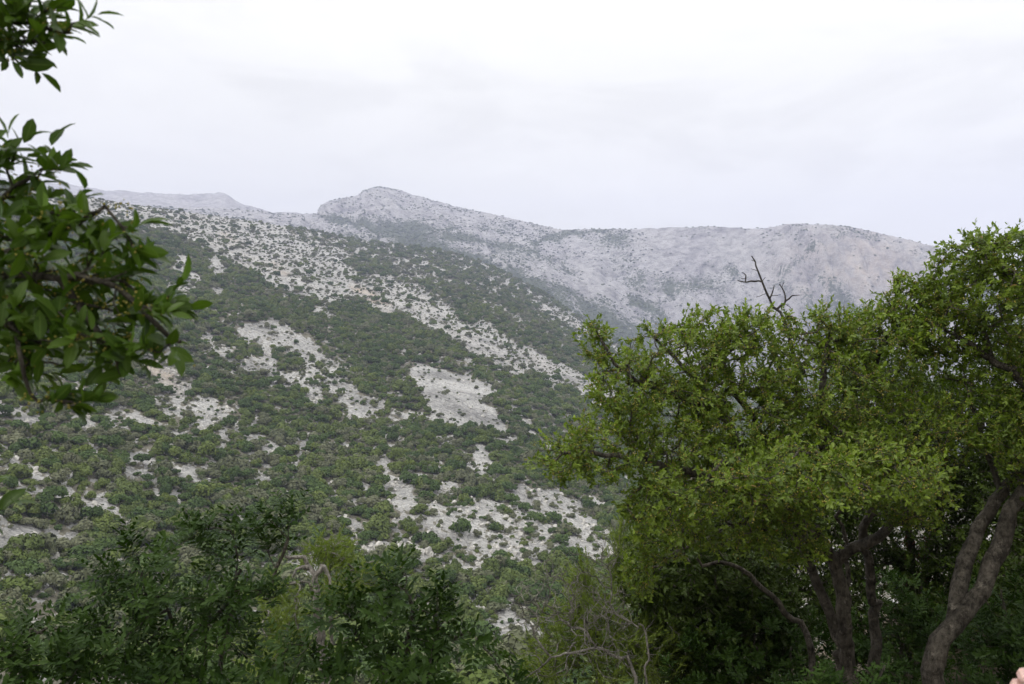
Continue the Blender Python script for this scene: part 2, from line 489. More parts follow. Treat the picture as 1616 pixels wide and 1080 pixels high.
def bare(px, py):
    """how bare the near slope is and how ochre, for directions px, py"""
    px, py = np.asarray(px, float), np.asarray(py, float)
    b = np.zeros(px.shape)
    oc = np.zeros(px.shape)
    k = np.clip((py - 330) / 300, 0.35, 1.6)
    wx = px + 13 * k * fbm(px / 20 / k, py / 11 / k, 3, 4, .62)
    wy = py + 10 * k * fbm(px / 18 / k, py / 10 / k, 9, 4, .62)
    for pts, w, s, o in PATCH:
        xs = [p[0] for p in pts]
        ys = [p[1] for p in pts]
        m = (wx > min(xs) - 3 * w) & (wx < max(xs) + 3 * w) & (wy > min(ys) - 2.2 * w) & (wy < max(ys) + 2.2 * w)
        if not m.any():
            continue
        x, y = wx[m], wy[m]
        d = np.full(x.shape, 1e9)
        segs = list(zip(pts[:-1], pts[1:])) or [(pts[0], (pts[0][0] + .1, pts[0][1]))]
        for (ax, ay), (bx, by) in segs:
            ex, ey = bx - ax, by - ay
            t = np.clip(((x - ax) * ex + (y - ay) * ey) / (ex * ex + ey * ey), 0, 1)
            d = np.minimum(d, np.hypot((x - ax - t * ex) / 1.35, y - ay - t * ey))
        v = s * (1 - sst(1.0 * w, 1.65 * w, d))
        oc[m] = np.maximum(oc[m], o * (v > 0.1) * (1 - sst(0.4 * w, 1.3 * w, d)))
        b[m] = np.maximum(b[m], v)
    sx, sy = px + 0.6 * (wx - px), py + 0.6 * (wy - py)
    b = np.where(in_poly(sx, sy, SCREE), 0.97, b)
    b = b * (1 - 0.62 * sst(0.10, 0.45, fbm(px / 9 / k, py / 6 / k, 57, 3)) * (b < .94))
    # loose flecks of stone all over the slope
    fl = fbm(px / 16 / k, py / 7 / k, 31, 4, 0.6)
    b = np.maximum(b, 0.78 * sst(0.23, 0.40, fl))
    al, ac = px * .88 + py * .47, -px * .47 + py * .88
    st = fbm(al / 42 / k, ac / 8 / k, 131, 4, 0.6)
    b = np.where(b < .94, b * (0.80 + 0.20 * sst(-.22, .12, st)), b)
    b = np.maximum(b, 0.80 * sst(0.20, 0.36, st) * sst(-.25, .25, fbm(px / 90, py / 60, 141, 2)))
    # upper slope: stonier, with more flecks
    up = 1 - sst(0, 110, py - np.interp(px, *CREST))
    fl2 = fbm(px / 13, py / 6, 77, 3, 0.6)
    b = np.maximum(b, up * 0.8 * sst(-0.05, 0.25, fl2))
    return b, oc


CREST = ([-800, -400, 0, 200, 404, 480, 560, 640, 700, 760, 800, 860, 930, 1050, 1200, 1616, 2400],
         [190, 240, 288, 322, 350, 362, 378, 388, 396, 414, 432, 464, 512, 580, 640, 760, 820])
SKY_M = ([-800, -400, 0, 200, 300, 380, 430, 500, 506, 516, 540, 562, 574, 595, 612, 632, 650, 700, 750, 800, 850, 890, 920, 980, 1040, 1090, 1120, 1150, 1200, 1230, 1270, 1310, 1350, 1400, 1440, 1484, 1550, 1616, 2400],
         [300, 300, 318, 324, 327, 331, 336, 338, 326, 319, 314, 310, 301, 294, 297, 301, 308, 320, 332, 344, 354, 363, 363, 360, 361, 358, 356, 360, 361, 357, 353, 355, 360, 372, 380, 392, 408, 425, 500])
SKY_C = ([-800, -400, 0, 80, 130, 180, 230, 300, 345, 362, 385, 410, 430, 500, 700, 2400],
         [250, 262, 281, 291, 296, 302, 306, 306, 306, 312, 325, 329, 335, 342, 400, 560])


def near_z(x, y):
    z = -1.6 - 0.50 * np.maximum(0, y - 1.2) + 0.05 * np.minimum(0, y + 0)
    z = z + 0.62 * np.maximum(0, x - 1.25) * sst(0.5, 3.0, y) * (1 - 0.55 * sst(10, 36, y))
    z = z + 0.10 * np.maximum(0, -x - 1.5)
    return z + 0.10 * fbm(x * 0.6, y * 0.6, 5, 4)


NC, NR = 900, 860
PXA, PXB = -620.0, 2240.0
L0, L1 = math.log(30.0), math.log(3300.0)
cols = np.linspace(PXA, PXB, NC)
rows = np.linspace(L0, L1, NR)
ZG = np.zeros((NC, NR))
crest = np.interp(cols, *CREST)
skm = np.interp(cols, *SKY_M)
skc = np.interp(cols, *SKY_C)
dA = np.interp(cols, [-600, 0, 400, 808, 1200, 1616, 2200], [60, 75, 95, 110, 130, 150, 170])
dF = np.interp(cols, [-600, 0, 200, 404, 560, 700, 800, 930, 1200, 1616, 2200], [420, 560, 700, 850, 950, 1010, 1010, 960, 850, 800, 760])
dM0 = np.interp(cols, [-600, 400, 800, 1200, 1616, 2200], [1100, 1220, 1250, 1330, 1250, 1150])
dM1 = np.interp(cols, [-600, 200, 430, 520, 600, 760, 900, 1100, 1270, 1484, 2200], [1500, 1700, 1900, 2250, 2300, 2150, 1950, 1850, 1760, 1650, 1500])
tt = np.linspace(0, 1, 60)
hh = 0.72 * tt + 0.28 * tt ** 6
for i, p in enumerate(cols):
    D, Y = [30.0], []
    zz = near_z(np.array([(p - CX) / F * 30.0]), np.array([30.0]))[0] - 0.3
    Y.append(CY - zz / 30 * F)
    D += list(np.exp(np.log(dA[i]) + (np.log(dF[i]) - np.log(dA[i])) * hh))
    Y += list(1010 + (crest[i] - 1010) * tt)
    # dip behind the crest, then the mountain
    D += [dF[i] * 1.05, dM0[i]]
    base = max(crest[i] + 6, skm[i] + 30)
    Y += [crest[i] + 9, base + 14]
    n = 26
    s = np.linspace(0.04, 1, n)
    cliff = np.interp(p, [490, 510, 575, 640, 900, 1080, 1250, 1500, 1700], [0, .75, .75, .1, 0, .25, 1, 1, .6])
    prof = (1 - cliff) * s ** 1.15 + cliff * np.interp(s, [0, .35, .5, .75, 1], [0, .28, .62, .93, 1])
    D += list(dM0[i] + (dM1[i] - dM0[i]) * s)
    Y += list(base + 14 + (skm[i] - base - 14) * prof)
    dc = max(2480.0, dM1[i] * 1.22)
    D += [dM1[i] * 1.05, dM1[i] * 1.12, dc - 180, dc - 60, dc, dc + 120, 3400.0]
    Y += [skm[i] + 5, skm[i] + 14, max(skc[i], skm[i] - 20) + 16, skc[i] + 7, skc[i], skc[i] + 6, skc[i] + 80]
    yy = np.interp(rows, np.log(D), Y)
    ZG[i] = yy
# soften the joins along the depth, away from the skyline rows
PYG = ZG.copy()
DD = np.exp(rows)[None, :].repeat(NC, 0)
XX = (cols[:, None] - CX) / F * DD
ZG = -(PYG - CY) / F * DD
amp = sst(60, 200, DD)
tr_ = (np.log(DD) - np.log(dA[:, None])) / (np.log(dF[:, None]) - np.log(dA[:, None]))
env = np.clip(1 - np.abs(tr_ - 0.5) * 2, 0, 1) ** 0.5
dip = 0.82
ru, rv = XX * math.cos(dip) - DD * math.sin(dip), XX * math.sin(dip) + DD * math.cos(dip)
ZG += amp * env * (5.5 * fbm(ru / 75, rv / 190, 21, 3) + 1.6 * fbm(XX / 22, DD / 22, 41, 3))
mm = sst(1150, 1350, DD)
rid = 1 - 2 * np.abs(fbm(XX / 170, DD / 260, 61, 4, 0.5))
menv = np.clip(sst(0, 260, dM1[:, None] - DD) * 0.85 + 0.12, 0, 1) * (DD < 2350)
ZG += mm * menv * (26 * (rid - 0.6) + 14 * fbm(XX / 60, DD / 60, 71, 4))
clf = np.clip(np.interp(cols, [480, 510, 575, 640, 950, 1100, 1250, 1700], [0, .6, .6, 0, 0, .3, 1, 1]), 0, 1)[:, None] * sst(0.02, .3, (DD - dM0[:, None]) / (dM1 - dM0)[:, None]) * sst(1.02, .9, (DD - dM0[:, None]) / (dM1 - dM0)[:, None])
ZG += mm * clf * (17 * (0.5 - 2 * np.abs(fbm(XX / 70 + 0.15 * fbm(XX / 40, DD / 40, 431, 2), DD / 900, 433, 4, 0.6))) + 9 * fbm(XX / 18, DD / 200, 437, 3, .6))
ZG += mm * (2.2 * fbm(XX / 24, DD / 24, 91, 3)) + sst(2200, 2480, DD) * (9 * fbm(XX / 120, DD / 120, 93, 4) + 12 * (0.5 - np.abs(fbm(XX / 90, DD / 200, 97, 3))))
ZG += 0.25 * (1 - sst(400, 900, DD)) * fbm(XX / 2.6, DD / 2.6, 95, 3)
PYG = CY - ZG / DD * F


def terrain(x, y):
    """height of the far sheet, and px, py, column, row there"""
    px = CX + F * x / y
    ci = np.clip((px - PXA) / (PXB - PXA) * (NC - 1), 0, NC - 1.001)
    ri = np.clip((np.log(y) - L0) / (L1 - L0) * (NR - 1), 0, NR - 1.001)
    a, b = ci.astype(int), ri.astype(int)
    fa, fb = ci - a, ri - b
    z = (ZG[a, b] * (1 - fb) + ZG[a, b + 1] * fb) * (1 - fa) + (ZG[a + 1, b] * (1 - fb) + ZG[a + 1, b + 1] * fb) * fa
    return z, px, CY - z / y * F, a, b


isM = (DD > dF[:, None] * 1.12)
B, OC = bare(np.broadcast_to(cols[:, None], PYG.shape).ravel(), PYG.ravel())
B, OC = B.reshape(PYG.shape), OC.reshape(PYG.shape)
B = np.where(isM, 1.0, B)
MST = [([(1235, 430), (1270, 402), (1298, 381), (1340, 366), (1390, 376)], 5), ([(838, 390), (868, 374), (900, 366), (960, 366)], 3), ([(506, 342), (555, 350), (600, 363), (660, 372)], 7),
       ([(700, 372), (780, 384), (850, 396)], 5), ([(1150, 420), (1180, 445)], 6), ([(990, 470), (1050, 500)], 7), ([(1290, 430), (1310, 455)], 5), ([(640, 385), (900, 470), (1000, 540)], 16)]
mst = np.zeros(PYG.shape)
_px = np.broadcast_to(cols[:, None], PYG.shape)
wx_, wy_ = _px + 14 * fbm(_px / 25, PYG / 14, 401, 3), PYG + 7 * fbm(_px / 25, PYG / 14, 411, 3)
for pts_, w_ in MST:
    for (ax, ay), (bx_, by_) in zip(pts_[:-1], pts_[1:]):
        ex, ey = bx_ - ax, by_ - ay
        t_ = np.clip(((wx_ - ax) * ex + (wy_ - ay) * ey) / (ex * ex + ey * ey), 0, 1)
        mst = np.maximum(mst, 1 - sst(.5 * w_, 1.5 * w_, np.hypot(wx_ - ax - t_ * ex, wy_ - ay - t_ * ey)))
hgt = np.clip((PYG - skm[:, None]) / np.maximum(40, crest[:, None] - skm[:, None]), 0, 1)
vegM = 0.23 + 0.20 * hgt + 0.34 * fbm(XX / 140, DD / 140, 111, 4, 0.6) + 0.22 * fbm((XX + DD * .4) / 40, (DD - XX * .4) / 130, 113, 3, 0.6)
# belt of scrub in the high valley below the peak, and a crease on the cliff
pxg = np.broadcast_to(cols[:, None], PYG.shape)
belt = np.exp(-((pxg - 690) / 90) ** 2 - ((PYG - 370 - (pxg - 690) * 0.10) / 12) ** 2)
foot = np.exp(-np.maximum(0, crest[:, None] + 6 - PYG) / 22) * sst(520, 680, pxg)
VEG = np.where(isM, vegM + 0.22 * belt + 0.20 * foot + 0.27 * mst + 0.30 * np.clip(0.55 - rid, -.2, .5), 0.0)
cl_ = np.exp(-((pxg - 1360) / 110) ** 2) * np.exp(-((PYG - 425) / 55) ** 2)
OC = np.where(isM, np.clip(cl_ * 0.5 + 0.03, 0, 1) * sst(950, 1250, pxg), OC)
V = np.stack([XX, DD, ZG], -1).reshape(-1, 3)
idx = np.arange(NC * NR).reshape(NC, NR)
Q = np.stack([idx[:-1, :-1], idx[1:, :-1], idx[1:, 1:], idx[:-1, 1:]], -1).reshape(-1, 4)
link('hillside', mesh_np('hillside', V, Q, hill_mat(), {'rock': B.ravel(), 'veg': VEG.ravel(), 'ochre': OC.ravel(), 'grey': np.where(isM, 0.55 + 0.45 * sst(-.2, .3, fbm(XX / 110, DD / 160, 421, 4)) * np.clip(.4 + sst(950, 1250, pxg) + np.exp(-((pxg - 545) / 40) ** 2 - ((PYG - 330) / 20) ** 2), 0, 1), 0.0).ravel()}, True), kind='structure')

# near ground
gx, gy = np.meshgrid(np.linspace(-34, 44, 190), np.linspace(-16, 33, 150), indexing='ij')
gz = near_z(gx, gy)
idx = np.arange(gx.size).reshape(gx.shape)
Q = np.stack([idx[:-1, :-1], idx[1:, :-1], idx[1:, 1:], idx[:-1, 1:]], -1).reshape(-1, 4)
link('ground', mesh_np('ground', np.stack([gx, gy, gz], -1).reshape(-1, 3), Q, ground_mat(), None, True), kind='structure')


# ------------------------------------------------------------------ scrub of the hillsides
def shrub_mesh(name, mat, seed, n=560, r=1.75, size=0.34):
    g = np.random.default_rng(seed)
    lobes = []
    for k in range(g.integers(6, 10)):
        a, q = g.uniform(0, 2 * np.pi), r * 0.72 * math.sqrt(g.uniform(0, 1))
        lr = r * g.uniform(0.36, 0.60)
        lobes.append((q * math.cos(a), q * math.sin(a), r * g.uniform(0.45, 1.05) * (1.15 - 0.45 * q / r), lr))
    lobes = np.array(lobes)
    w = lobes[:, 3] ** 2
    li = g.choice(len(lobes), n, p=w / w.sum())
    d = g.normal(size=(n, 3))
    d[:, 2] = np.abs(d[:, 2]) * 1.0 - 0.35
    d /= np.linalg.norm(d, axis=1)[:, None]
    rr = lobes[li, 3] * g.uniform(0.80, 1.06, n)
    c0 = lobes[li, :3] + d * rr[:, None]
    c0[:, 2] = np.maximum(c0[:, 2], -0.15)
    nrm = d + g.normal(size=(n, 3)) * 0.40 + np.array([0, 0, .15])
    nrm /= np.linalg.norm(nrm, axis=1)[:, None]
    t1 = np.cross(nrm, g.normal(size=(n, 3)))
    t1 /= np.linalg.norm(t1, axis=1)[:, None]
    t2 = np.cross(nrm, t1)
    s = size * g.uniform(0.55, 1.25, n)[:, None]
    cs = []
    for a, b in ((-1, -1), (1, -1), (1, 1), (-1, 1)):
        cs.append(c0 + t1 * s * a * g.uniform(0.25, 0.75, (n, 1)) + t2 * s * b * g.uniform(0.25, 0.75, (n, 1)))
    V = np.stack(cs, 1).reshape(-1, 3)
    Q = np.arange(4 * n).reshape(n, 4)
    tint = np.repeat(g.uniform(0, 1, n) * 0.6 + 0.4 * g.uniform(0, 1, len(lobes))[li], 4)
    return mesh_np(name, V, Q, mat, {'tint': tint})


CLASSES = [
    ('dark green', shrub_mat('dark_green_scrub', (0.036, 0.066, 0.018), (0.078, 0.122, 0.032))),
    ('olive green', shrub_mat('olive_scrub', (0.066, 0.098, 0.026), (0.130, 0.165, 0.046))),
    ('bright green', shrub_mat('bright_green_scrub', (0.070, 0.102, 0.022), (0.130, 0.168, 0.038))),
    ('grey green', shrub_mat('grey_green_scrub', (0.085, 0.100, 0.052), (0.160, 0.168, 0.100))),
]
PROTO = []
for ci, (cn_, m_) in enumerate(CLASSES):
    for v in range(3):
        PROTO.append(shrub_mesh('hillside_shrub', m_, 100 + ci * 10 + v))

# candidates on the near slope
pts = []
bands = [(55, 170, 1.45), (170, 300, 1.6), (300, 500, 1.95), (500, 760, 2.6), (760, 1060, 3.3)]
for a, b, sp in bands:
    ny = int((b - a) / sp)
    ys = np.linspace(a, b, ny, endpoint=False)
    for y in ys:
        x0, x1 = (-180 - CX) / F * y, (1250 - CX) / F * y
        xs = np.arange(x0, x1, sp)
        xs = xs + R.uniform(-.5, .5, len(xs)) * sp
        pts.append(np.stack([xs, y + R.uniform(-.5, .5, len(xs)) * sp, np.full(len(xs), sp)], 1))
pts = np.concatenate(pts)
extra = []
for a, b, sp in ((60, 200, 1.3), (200, 420, 1.7), (420, 1000, 2.9)):
    for y in np.arange(a, b, sp):
        xs = np.arange((-60 - CX) / F * y, (980 - CX) / F * y, sp)
        extra.append(np.stack([xs + R.uniform(-.5, .5, len(xs)) * sp, y + R.uniform(-.5, .5, len(xs)) * sp, np.full(len(xs), -1.0)], 1))
extra = np.concatenate(extra)
pts = np.concatenate([pts, extra])
z, px, py, a_, b_ = terrain(pts[:, 0], pts[:, 1])
keep = pts[:, 1] < dF[a_] * 1.10
br, _ = bare(px, py)
br = br * (1 - 0.12 * R.uniform(0, 1, len(br)))
dens = np.where(br > 0.9, 0.035, np.where(br > .35, np.maximum(0.09, 1 - br * 1.12), 1.0 - 1.1 * br))
thin = 0.90 - 0.22 * sst(0.1, 0.5, fbm(pts[:, 0] / 30, pts[:, 1] / 30, 201, 3))
keep &= np.where(pts[:, 2] > 0, R.uniform(0, 1, len(br)) < np.clip(dens, 0.03, 1) * thin, (br > .25) & (R.uniform(0, 1, len(br)) < np.where(br > .9, .04, .15) * sst(-.35, .3, fbm(pts[:, 0] / 7, pts[:, 1] / 7, 211, 3))))
pts, z, px, py, br = pts[keep], z[keep], px[keep], py[keep], br[keep]
n = len(pts)
scl = (0.34 + 0.78 * R.uniform(0, 1, n) ** 2.2 + 0.45 * (R.uniform(0, 1, n) > 0.965)) * np.clip(pts[:, 2] / 1.75, 0.95, 1.40) * np.where(br > 0.35, R.uniform(.30, .70, n), 1.0)
scl = np.where(pts[:, 2] < 0, R.uniform(.16, .46, n) * np.clip(pts[:, 1] / 350, 1, 1.6), scl)
big = fbm(pts[:, 0] / 28, pts[:, 1] / 40, 301, 3)
big2 = fbm(pts[:, 0] / 40, pts[:, 1] / 60, 311, 3)
q = R.uniform(0, 1, n)
cls = np.where(q < 0.40 - 0.5 * big, 0, np.where(q < 0.66 - 0.5 * big2, 1, np.where(q < 0.78 - 0.2 * big2, 2, 3)))
cls = np.where((br > 0.3) & (R.uniform(0, 1, n) < .5), 3, cls)
kind = cls * 3 + R.integers(0, 3, n)
rot = np.stack([R.uniform(-.1, .1, n), R.uniform(-.1, .1, n), R.uniform(0, 6.28, n)], 1)
sx = np.stack([scl * R.uniform(.85, 1.2, n), scl * R.uniform(.85, 1.2, n), scl * R.uniform(.8, 1.25, n)], 1)
loc = np.stack([pts[:, 0], pts[:, 1], z - 0.1], 1)

# the largest three hundred in view are things of their own
FG = ([-10, 60, 140, 200, 300, 400, 470, 520, 620, 700, 760, 830, 860, 900, 960, 1000], [930, 930, 900, 850, 835, 800, 800, 840, 880, 930, 990, 1060, 930, 880, 850, 800])
BR = ([0, 90, 180, 260, 320], [665, 665, 610, 590, 470])
seen = (px > 6) & (px < 955) & (py < np.interp(px, *FG) - 14) & ~((px < 320) & (py < np.interp(px, *BR)) & (py > 300)) & ~((px > 820) & (py < 790))
score = np.where(seen, scl / pts[:, 1], 0)
order = np.argsort(-score)[:298]
ind = np.zeros(n, bool)
ind[order] = True
ZONES = [
    ('by the pale rubble at the left edge of the view', (45, 850)), ('round the pale strip left of the forked one', (60, 755)),
    ('beside the forked pale strip of stones', (265, 745)), ('around the small rubble run below the forked strip', (170, 805)),
    ('on the green slope just above the dark leafy shrub', (350, 800)), ('between the forked strip and the stony chute', (470, 760)),
    ('round the short pale chute of stones', (620, 790)), ('among the stones of the broad rubble slope', (750, 840)),
    ('by the jagged white outcrop', (620, 872)), ('on the green slope below the broad rubble slope', (720, 915)),
    ('on the stony slope close to the right hand tree', (890, 830)), ('near the pale bare ground behind the leafless branches', (810, 965)),
    ('on the green slope left of the dark leafy shrub', (90, 905)), ('below the big pale scree patch', (720, 720)),
]
zc = np.array([zz[1] for zz in ZONES], float)
for i in order:
    zi = int(np.argmin(((zc - [px[i], py[i]]) * [0.7, 1.0] ** np.array(1)).astype(float).__pow__(2).sum(1)))
    sz = 'large' if scl[i] > 0.95 else ('small' if scl[i] < 0.5 else 'rounded')
    cn_ = CLASSES[cls[i]][0]
    o = link('hillside_shrub', PROTO[kind[i]], None, f'{sz} {cn_} shrub {ZONES[zi][0]}', 'shrub', f'{sz} {cn_} shrubs {ZONES[zi][0]}')
    o.location = loc[i]
    o.rotation_euler = rot[i]
    o.scale = sx[i]

# scrub of the mountains
mp_, sp = [], 6.2
for y in np.arange(1080, 2350, sp):
    x0, x1 = (60 - CX) / F * y, (1620 - CX) / F * y
    xs = np.arange(x0, x1, sp)
    xs = xs + R.uniform(-.5, .5, len(xs)) * sp
    mp_.append(np.stack([xs, y + R.uniform(-.5, .5, len(xs)) * sp], 1))
mp_ = np.concatenate(mp_)
mz, mpx, mpy, a_, b_ = terrain(mp_[:, 0], mp_[:, 1])
ok = (mp_[:, 1] > dF[a_] * 1.12) & (mp_[:, 1] < dM1[a_] * 1.01)
steep = np.abs(np.gradient(ZG, axis=1) / np.gradient(DD, axis=1))[a_, b_]
dn = (0.58 * VEG[a_, b_] + 0.5 * sst(0.25, 0.55, VEG[a_, b_])) * (1 - 0.5 * sst(0.8, 1.6, steep))
ok &= R.uniform(0, 1, len(dn)) < dn
ml = np.stack([mp_[ok, 0], mp_[ok, 1], mz[ok] - 0.3], 1)
nm = len(ml)
ms = 0.55 + 1.25 * R.uniform(0, 1, nm) ** 2
SC_loc = np.concatenate([loc[~ind], ml])
SC_rot = np.concatenate([rot[~ind], np.stack([np.zeros(nm), np.zeros(nm), R.uniform(0, 6.28, nm)], 1)])
SC_scl = np.concatenate([sx[~ind], np.stack([ms, ms, ms * .8], 1)])
SC_kind = np.concatenate([kind[~ind], R.integers(0, 6, nm)])


def scatter(name, locs, rots, scls, kinds, protos, label, cat):
    """one object whose geometry nodes place copies of the given objects' geometry on its points"""
    me = mesh_np(name, locs, np.zeros((0, 4), int), None, {'rot': rots, 'scl': scls, 'kind': kinds.astype(int)})
    o = link(name, me, None, label, cat, None, 'stuff')
    g = bpy.data.node_groups.new(name, 'GeometryNodeTree')
    g.interface.new_socket('Geometry', in_out='INPUT', socket_type='NodeSocketGeometry')
    g.interface.new_socket('Geometry', in_out='OUTPUT', socket_type='NodeSocketGeometry')
    gi, go = g.nodes.new('NodeGroupInput'), g.nodes.new('NodeGroupOutput')
    jo = g.nodes.new('GeometryNodeJoinGeometry')
    ip = g.nodes.new('GeometryNodeInstanceOnPoints')
    for p in protos[::-1]:
        oi = g.nodes.new('GeometryNodeObjectInfo')
        oi.inputs['Object'].default_value = p
        oi.inputs['As Instance'].default_value = True
        oi.transform_space = 'ORIGINAL'
        g.links.new(oi.outputs['Geometry'], jo.inputs[0])

    def attr(nm_, typ):
        a = g.nodes.new('GeometryNodeInputNamedAttribute')
        a.data_type = typ
        a.inputs['Name'].default_value = nm_
        return a.outputs['Attribute']
    g.links.new(gi.outputs[0], ip.inputs['Points'])
    g.links.new(jo.outputs[0], ip.inputs['Instance'])
    ip.inputs['Pick Instance'].default_value = True
    g.links.new(attr('kind', 'INT'), ip.inputs['Instance Index'])
    e2r = g.nodes.new('FunctionNodeEulerToRotation')
    g.links.new(attr('rot', 'FLOAT_VECTOR'), e2r.inputs[0])
    g.links.new(e2r.outputs[0], ip.inputs['Rotation'])
    g.links.new(attr('scl', 'FLOAT_VECTOR'), ip.inputs['Scale'])
    g.links.new(ip.outputs[0], go.inputs[0])
    md = o.modifiers.new('scatter', 'NODES')
    md.node_group = g
    return o


first = {}
for o in S.objects:
    if o.name.startswith('hillside_shrub'):
        first.setdefault(o.data.name, o)
protos = [first[m.name] for m in PROTO if m.name in first]
remap = {}
k = 0
for i, m in enumerate(PROTO):
    remap[i] = k if m.name in first else 0
    k += m.name in first
SC_kind = np.array([remap[i] for i in range(len(PROTO))])[SC_kind]
scatter('scrub_cover', SC_loc, SC_rot, SC_scl, SC_kind, protos, 'low evergreen scrub covering the hillside and dotting the mountains', 'scrub')


# ------------------------------------------------------------------ stones
def rock_mesh(name, mat, seed, rough=0.35, tall=1.0):
    import bmesh
    g = np.random.default_rng(seed)
    bm = bmesh.new()
    bmesh.ops.create_icosphere(bm, subdivisions=3, radius=1.0)
    pl = [(lambda d: d / np.linalg.norm(d))(g.normal(size=3)) for _ in range(13)]
    off = g.uniform(0.55, 0.85, 13)
    for v in bm.verts:
        p = np.array(v.co)
        for nrm, o in zip(pl, off):
            e = p @ nrm - o
            if e > 0:
                p = p - nrm * e * 0.92
        s = 1 + 0.12 * math.sin(p[0] * 7 + seed) * math.sin(p[1] * 8 + 1) + 0.06 * g.normal() * rough
        p = p * s
        v.co = (p[0], p[1], p[2] * tall)
    me = bpy.data.meshes.new(name)
    bm.to_mesh(me)
    bm.free()
    me.materials.append(mat)
    return me


rmat = rock_mat('pale_limestone', (0.20, 0.19, 0.175), (0.47, 0.455, 0.43))
RP = [rock_mesh('limestone_rock', rmat, 500 + i, tall=1.15) for i in range(4)]
out = []
for k in range(16):
    u = k / 15
    p_ = 578 + 108 * u + R.uniform(-4, 4)
    q_ = np.interp(p_, [578, 605, 630, 660, 686], [872, 866, 860, 872, 884]) + R.uniform(-6, 9)
    ci = int((p_ - PXA) / (PXB - PXA) * (NC - 1))
    col = PYG[ci]
    vis = np.where((np.exp(rows) > 70) & (np.exp(rows) < 400))[0]
    ri = vis[np.argmin(np.abs(col[vis] - q_))]
    y = math.exp(rows[ri])
    x = (p_ - CX) / F * y
    zz = terrain(np.array([x]), np.array([y]))[0][0]
    side = 'left end' if u < 0.34 else ('middle' if u < 0.67 else 'right end')
    o = link('limestone_rock', RP[k % 4], None, f'jagged white rock in the {side} of the outcrop', 'rock', f'jagged white rocks in the {side} of the outcrop')
    s = R.uniform(0.45, 1.5)
    o.location = (x, y, zz + 0.02 * s)
    o.scale = (s * R.uniform(.6, 1.1), s * .8, s * R.uniform(.8, 1.25))
    o.rotation_euler = (R.uniform(-.5, .5), R.uniform(-.5, .5), R.uniform(0, 6.28))
    out.append(o)

# loose rubble on the bare patches
c_ = []
for a, b, sp in ((60, 200, 0.95), (200, 420, 1.5), (420, 700, 3.2)):
    for y in np.arange(a, b, sp):
        xs = np.arange((-60 - CX) / F * y, (980 - CX) / F * y, sp)
        c_.append(np.stack([xs + R.uniform(-.5, .5, len(xs)) * sp, y + R.uniform(-.5, .5, len(xs)) * sp], 1))
c_ = np.concatenate(c_)
z_, px_, py_, _, _ = terrain(c_[:, 0], c_[:, 1])
b_r, _ = bare(px_, py_)
sel = (b_r > 0.3) & (R.uniform(0, 1, len(b_r)) < 0.42 * (1 - 0.75 * in_poly(px_, py_, SCREE)))
nn = sel.sum()
rs = 0.10 + 0.75 * R.uniform(0, 1, nn) ** 5 + 0.0006 * c_[sel, 1]
scatter('rubble', np.stack([c_[sel, 0], c_[sel, 1], z_[sel]], 1), R.uniform(-3, 3, (nn, 3)), np.stack([rs, rs * .8, rs * .7], 1), R.integers(0, 4, nn), out[:4],
        'loose pale limestone rubble lying on the bare patches of the slope', 'rubble')


# ------------------------------------------------------------------ woody plants
def nrmz(v):
    return v / (np.linalg.norm(v, axis=-1, keepdims=True) + 1e-9)


def catmull(pts, step):
    pts = np.asarray(pts, float)
    if len(pts) == 2:
        n = max(2, int(np.linalg.norm(pts[1] - pts[0]) / step))
        return pts[0] + (pts[1] - pts[0]) * np.linspace(0, 1, n)[:, None]
    ext = np.vstack([2 * pts[0] - pts[1], pts, 2 * pts[-1] - pts[-2]])
    res = []
    for i in range(1, len(ext) - 2):
        p0, p1, p2, p3 = ext[i - 1:i + 3]
        n = max(2, int(np.linalg.norm(p2 - p1) / step))
        t = np.linspace(0, 1, n, endpoint=False)[:, None]
        res.append(0.5 * (2 * p1 + (p2 - p0) * t + (2 * p0 - 5 * p1 + 4 * p2 - p3) * t ** 2 + (3 * p1 - p0 - 3 * p2 + p3) * t ** 3))
    return np.vstack(res + [pts[-1:]])


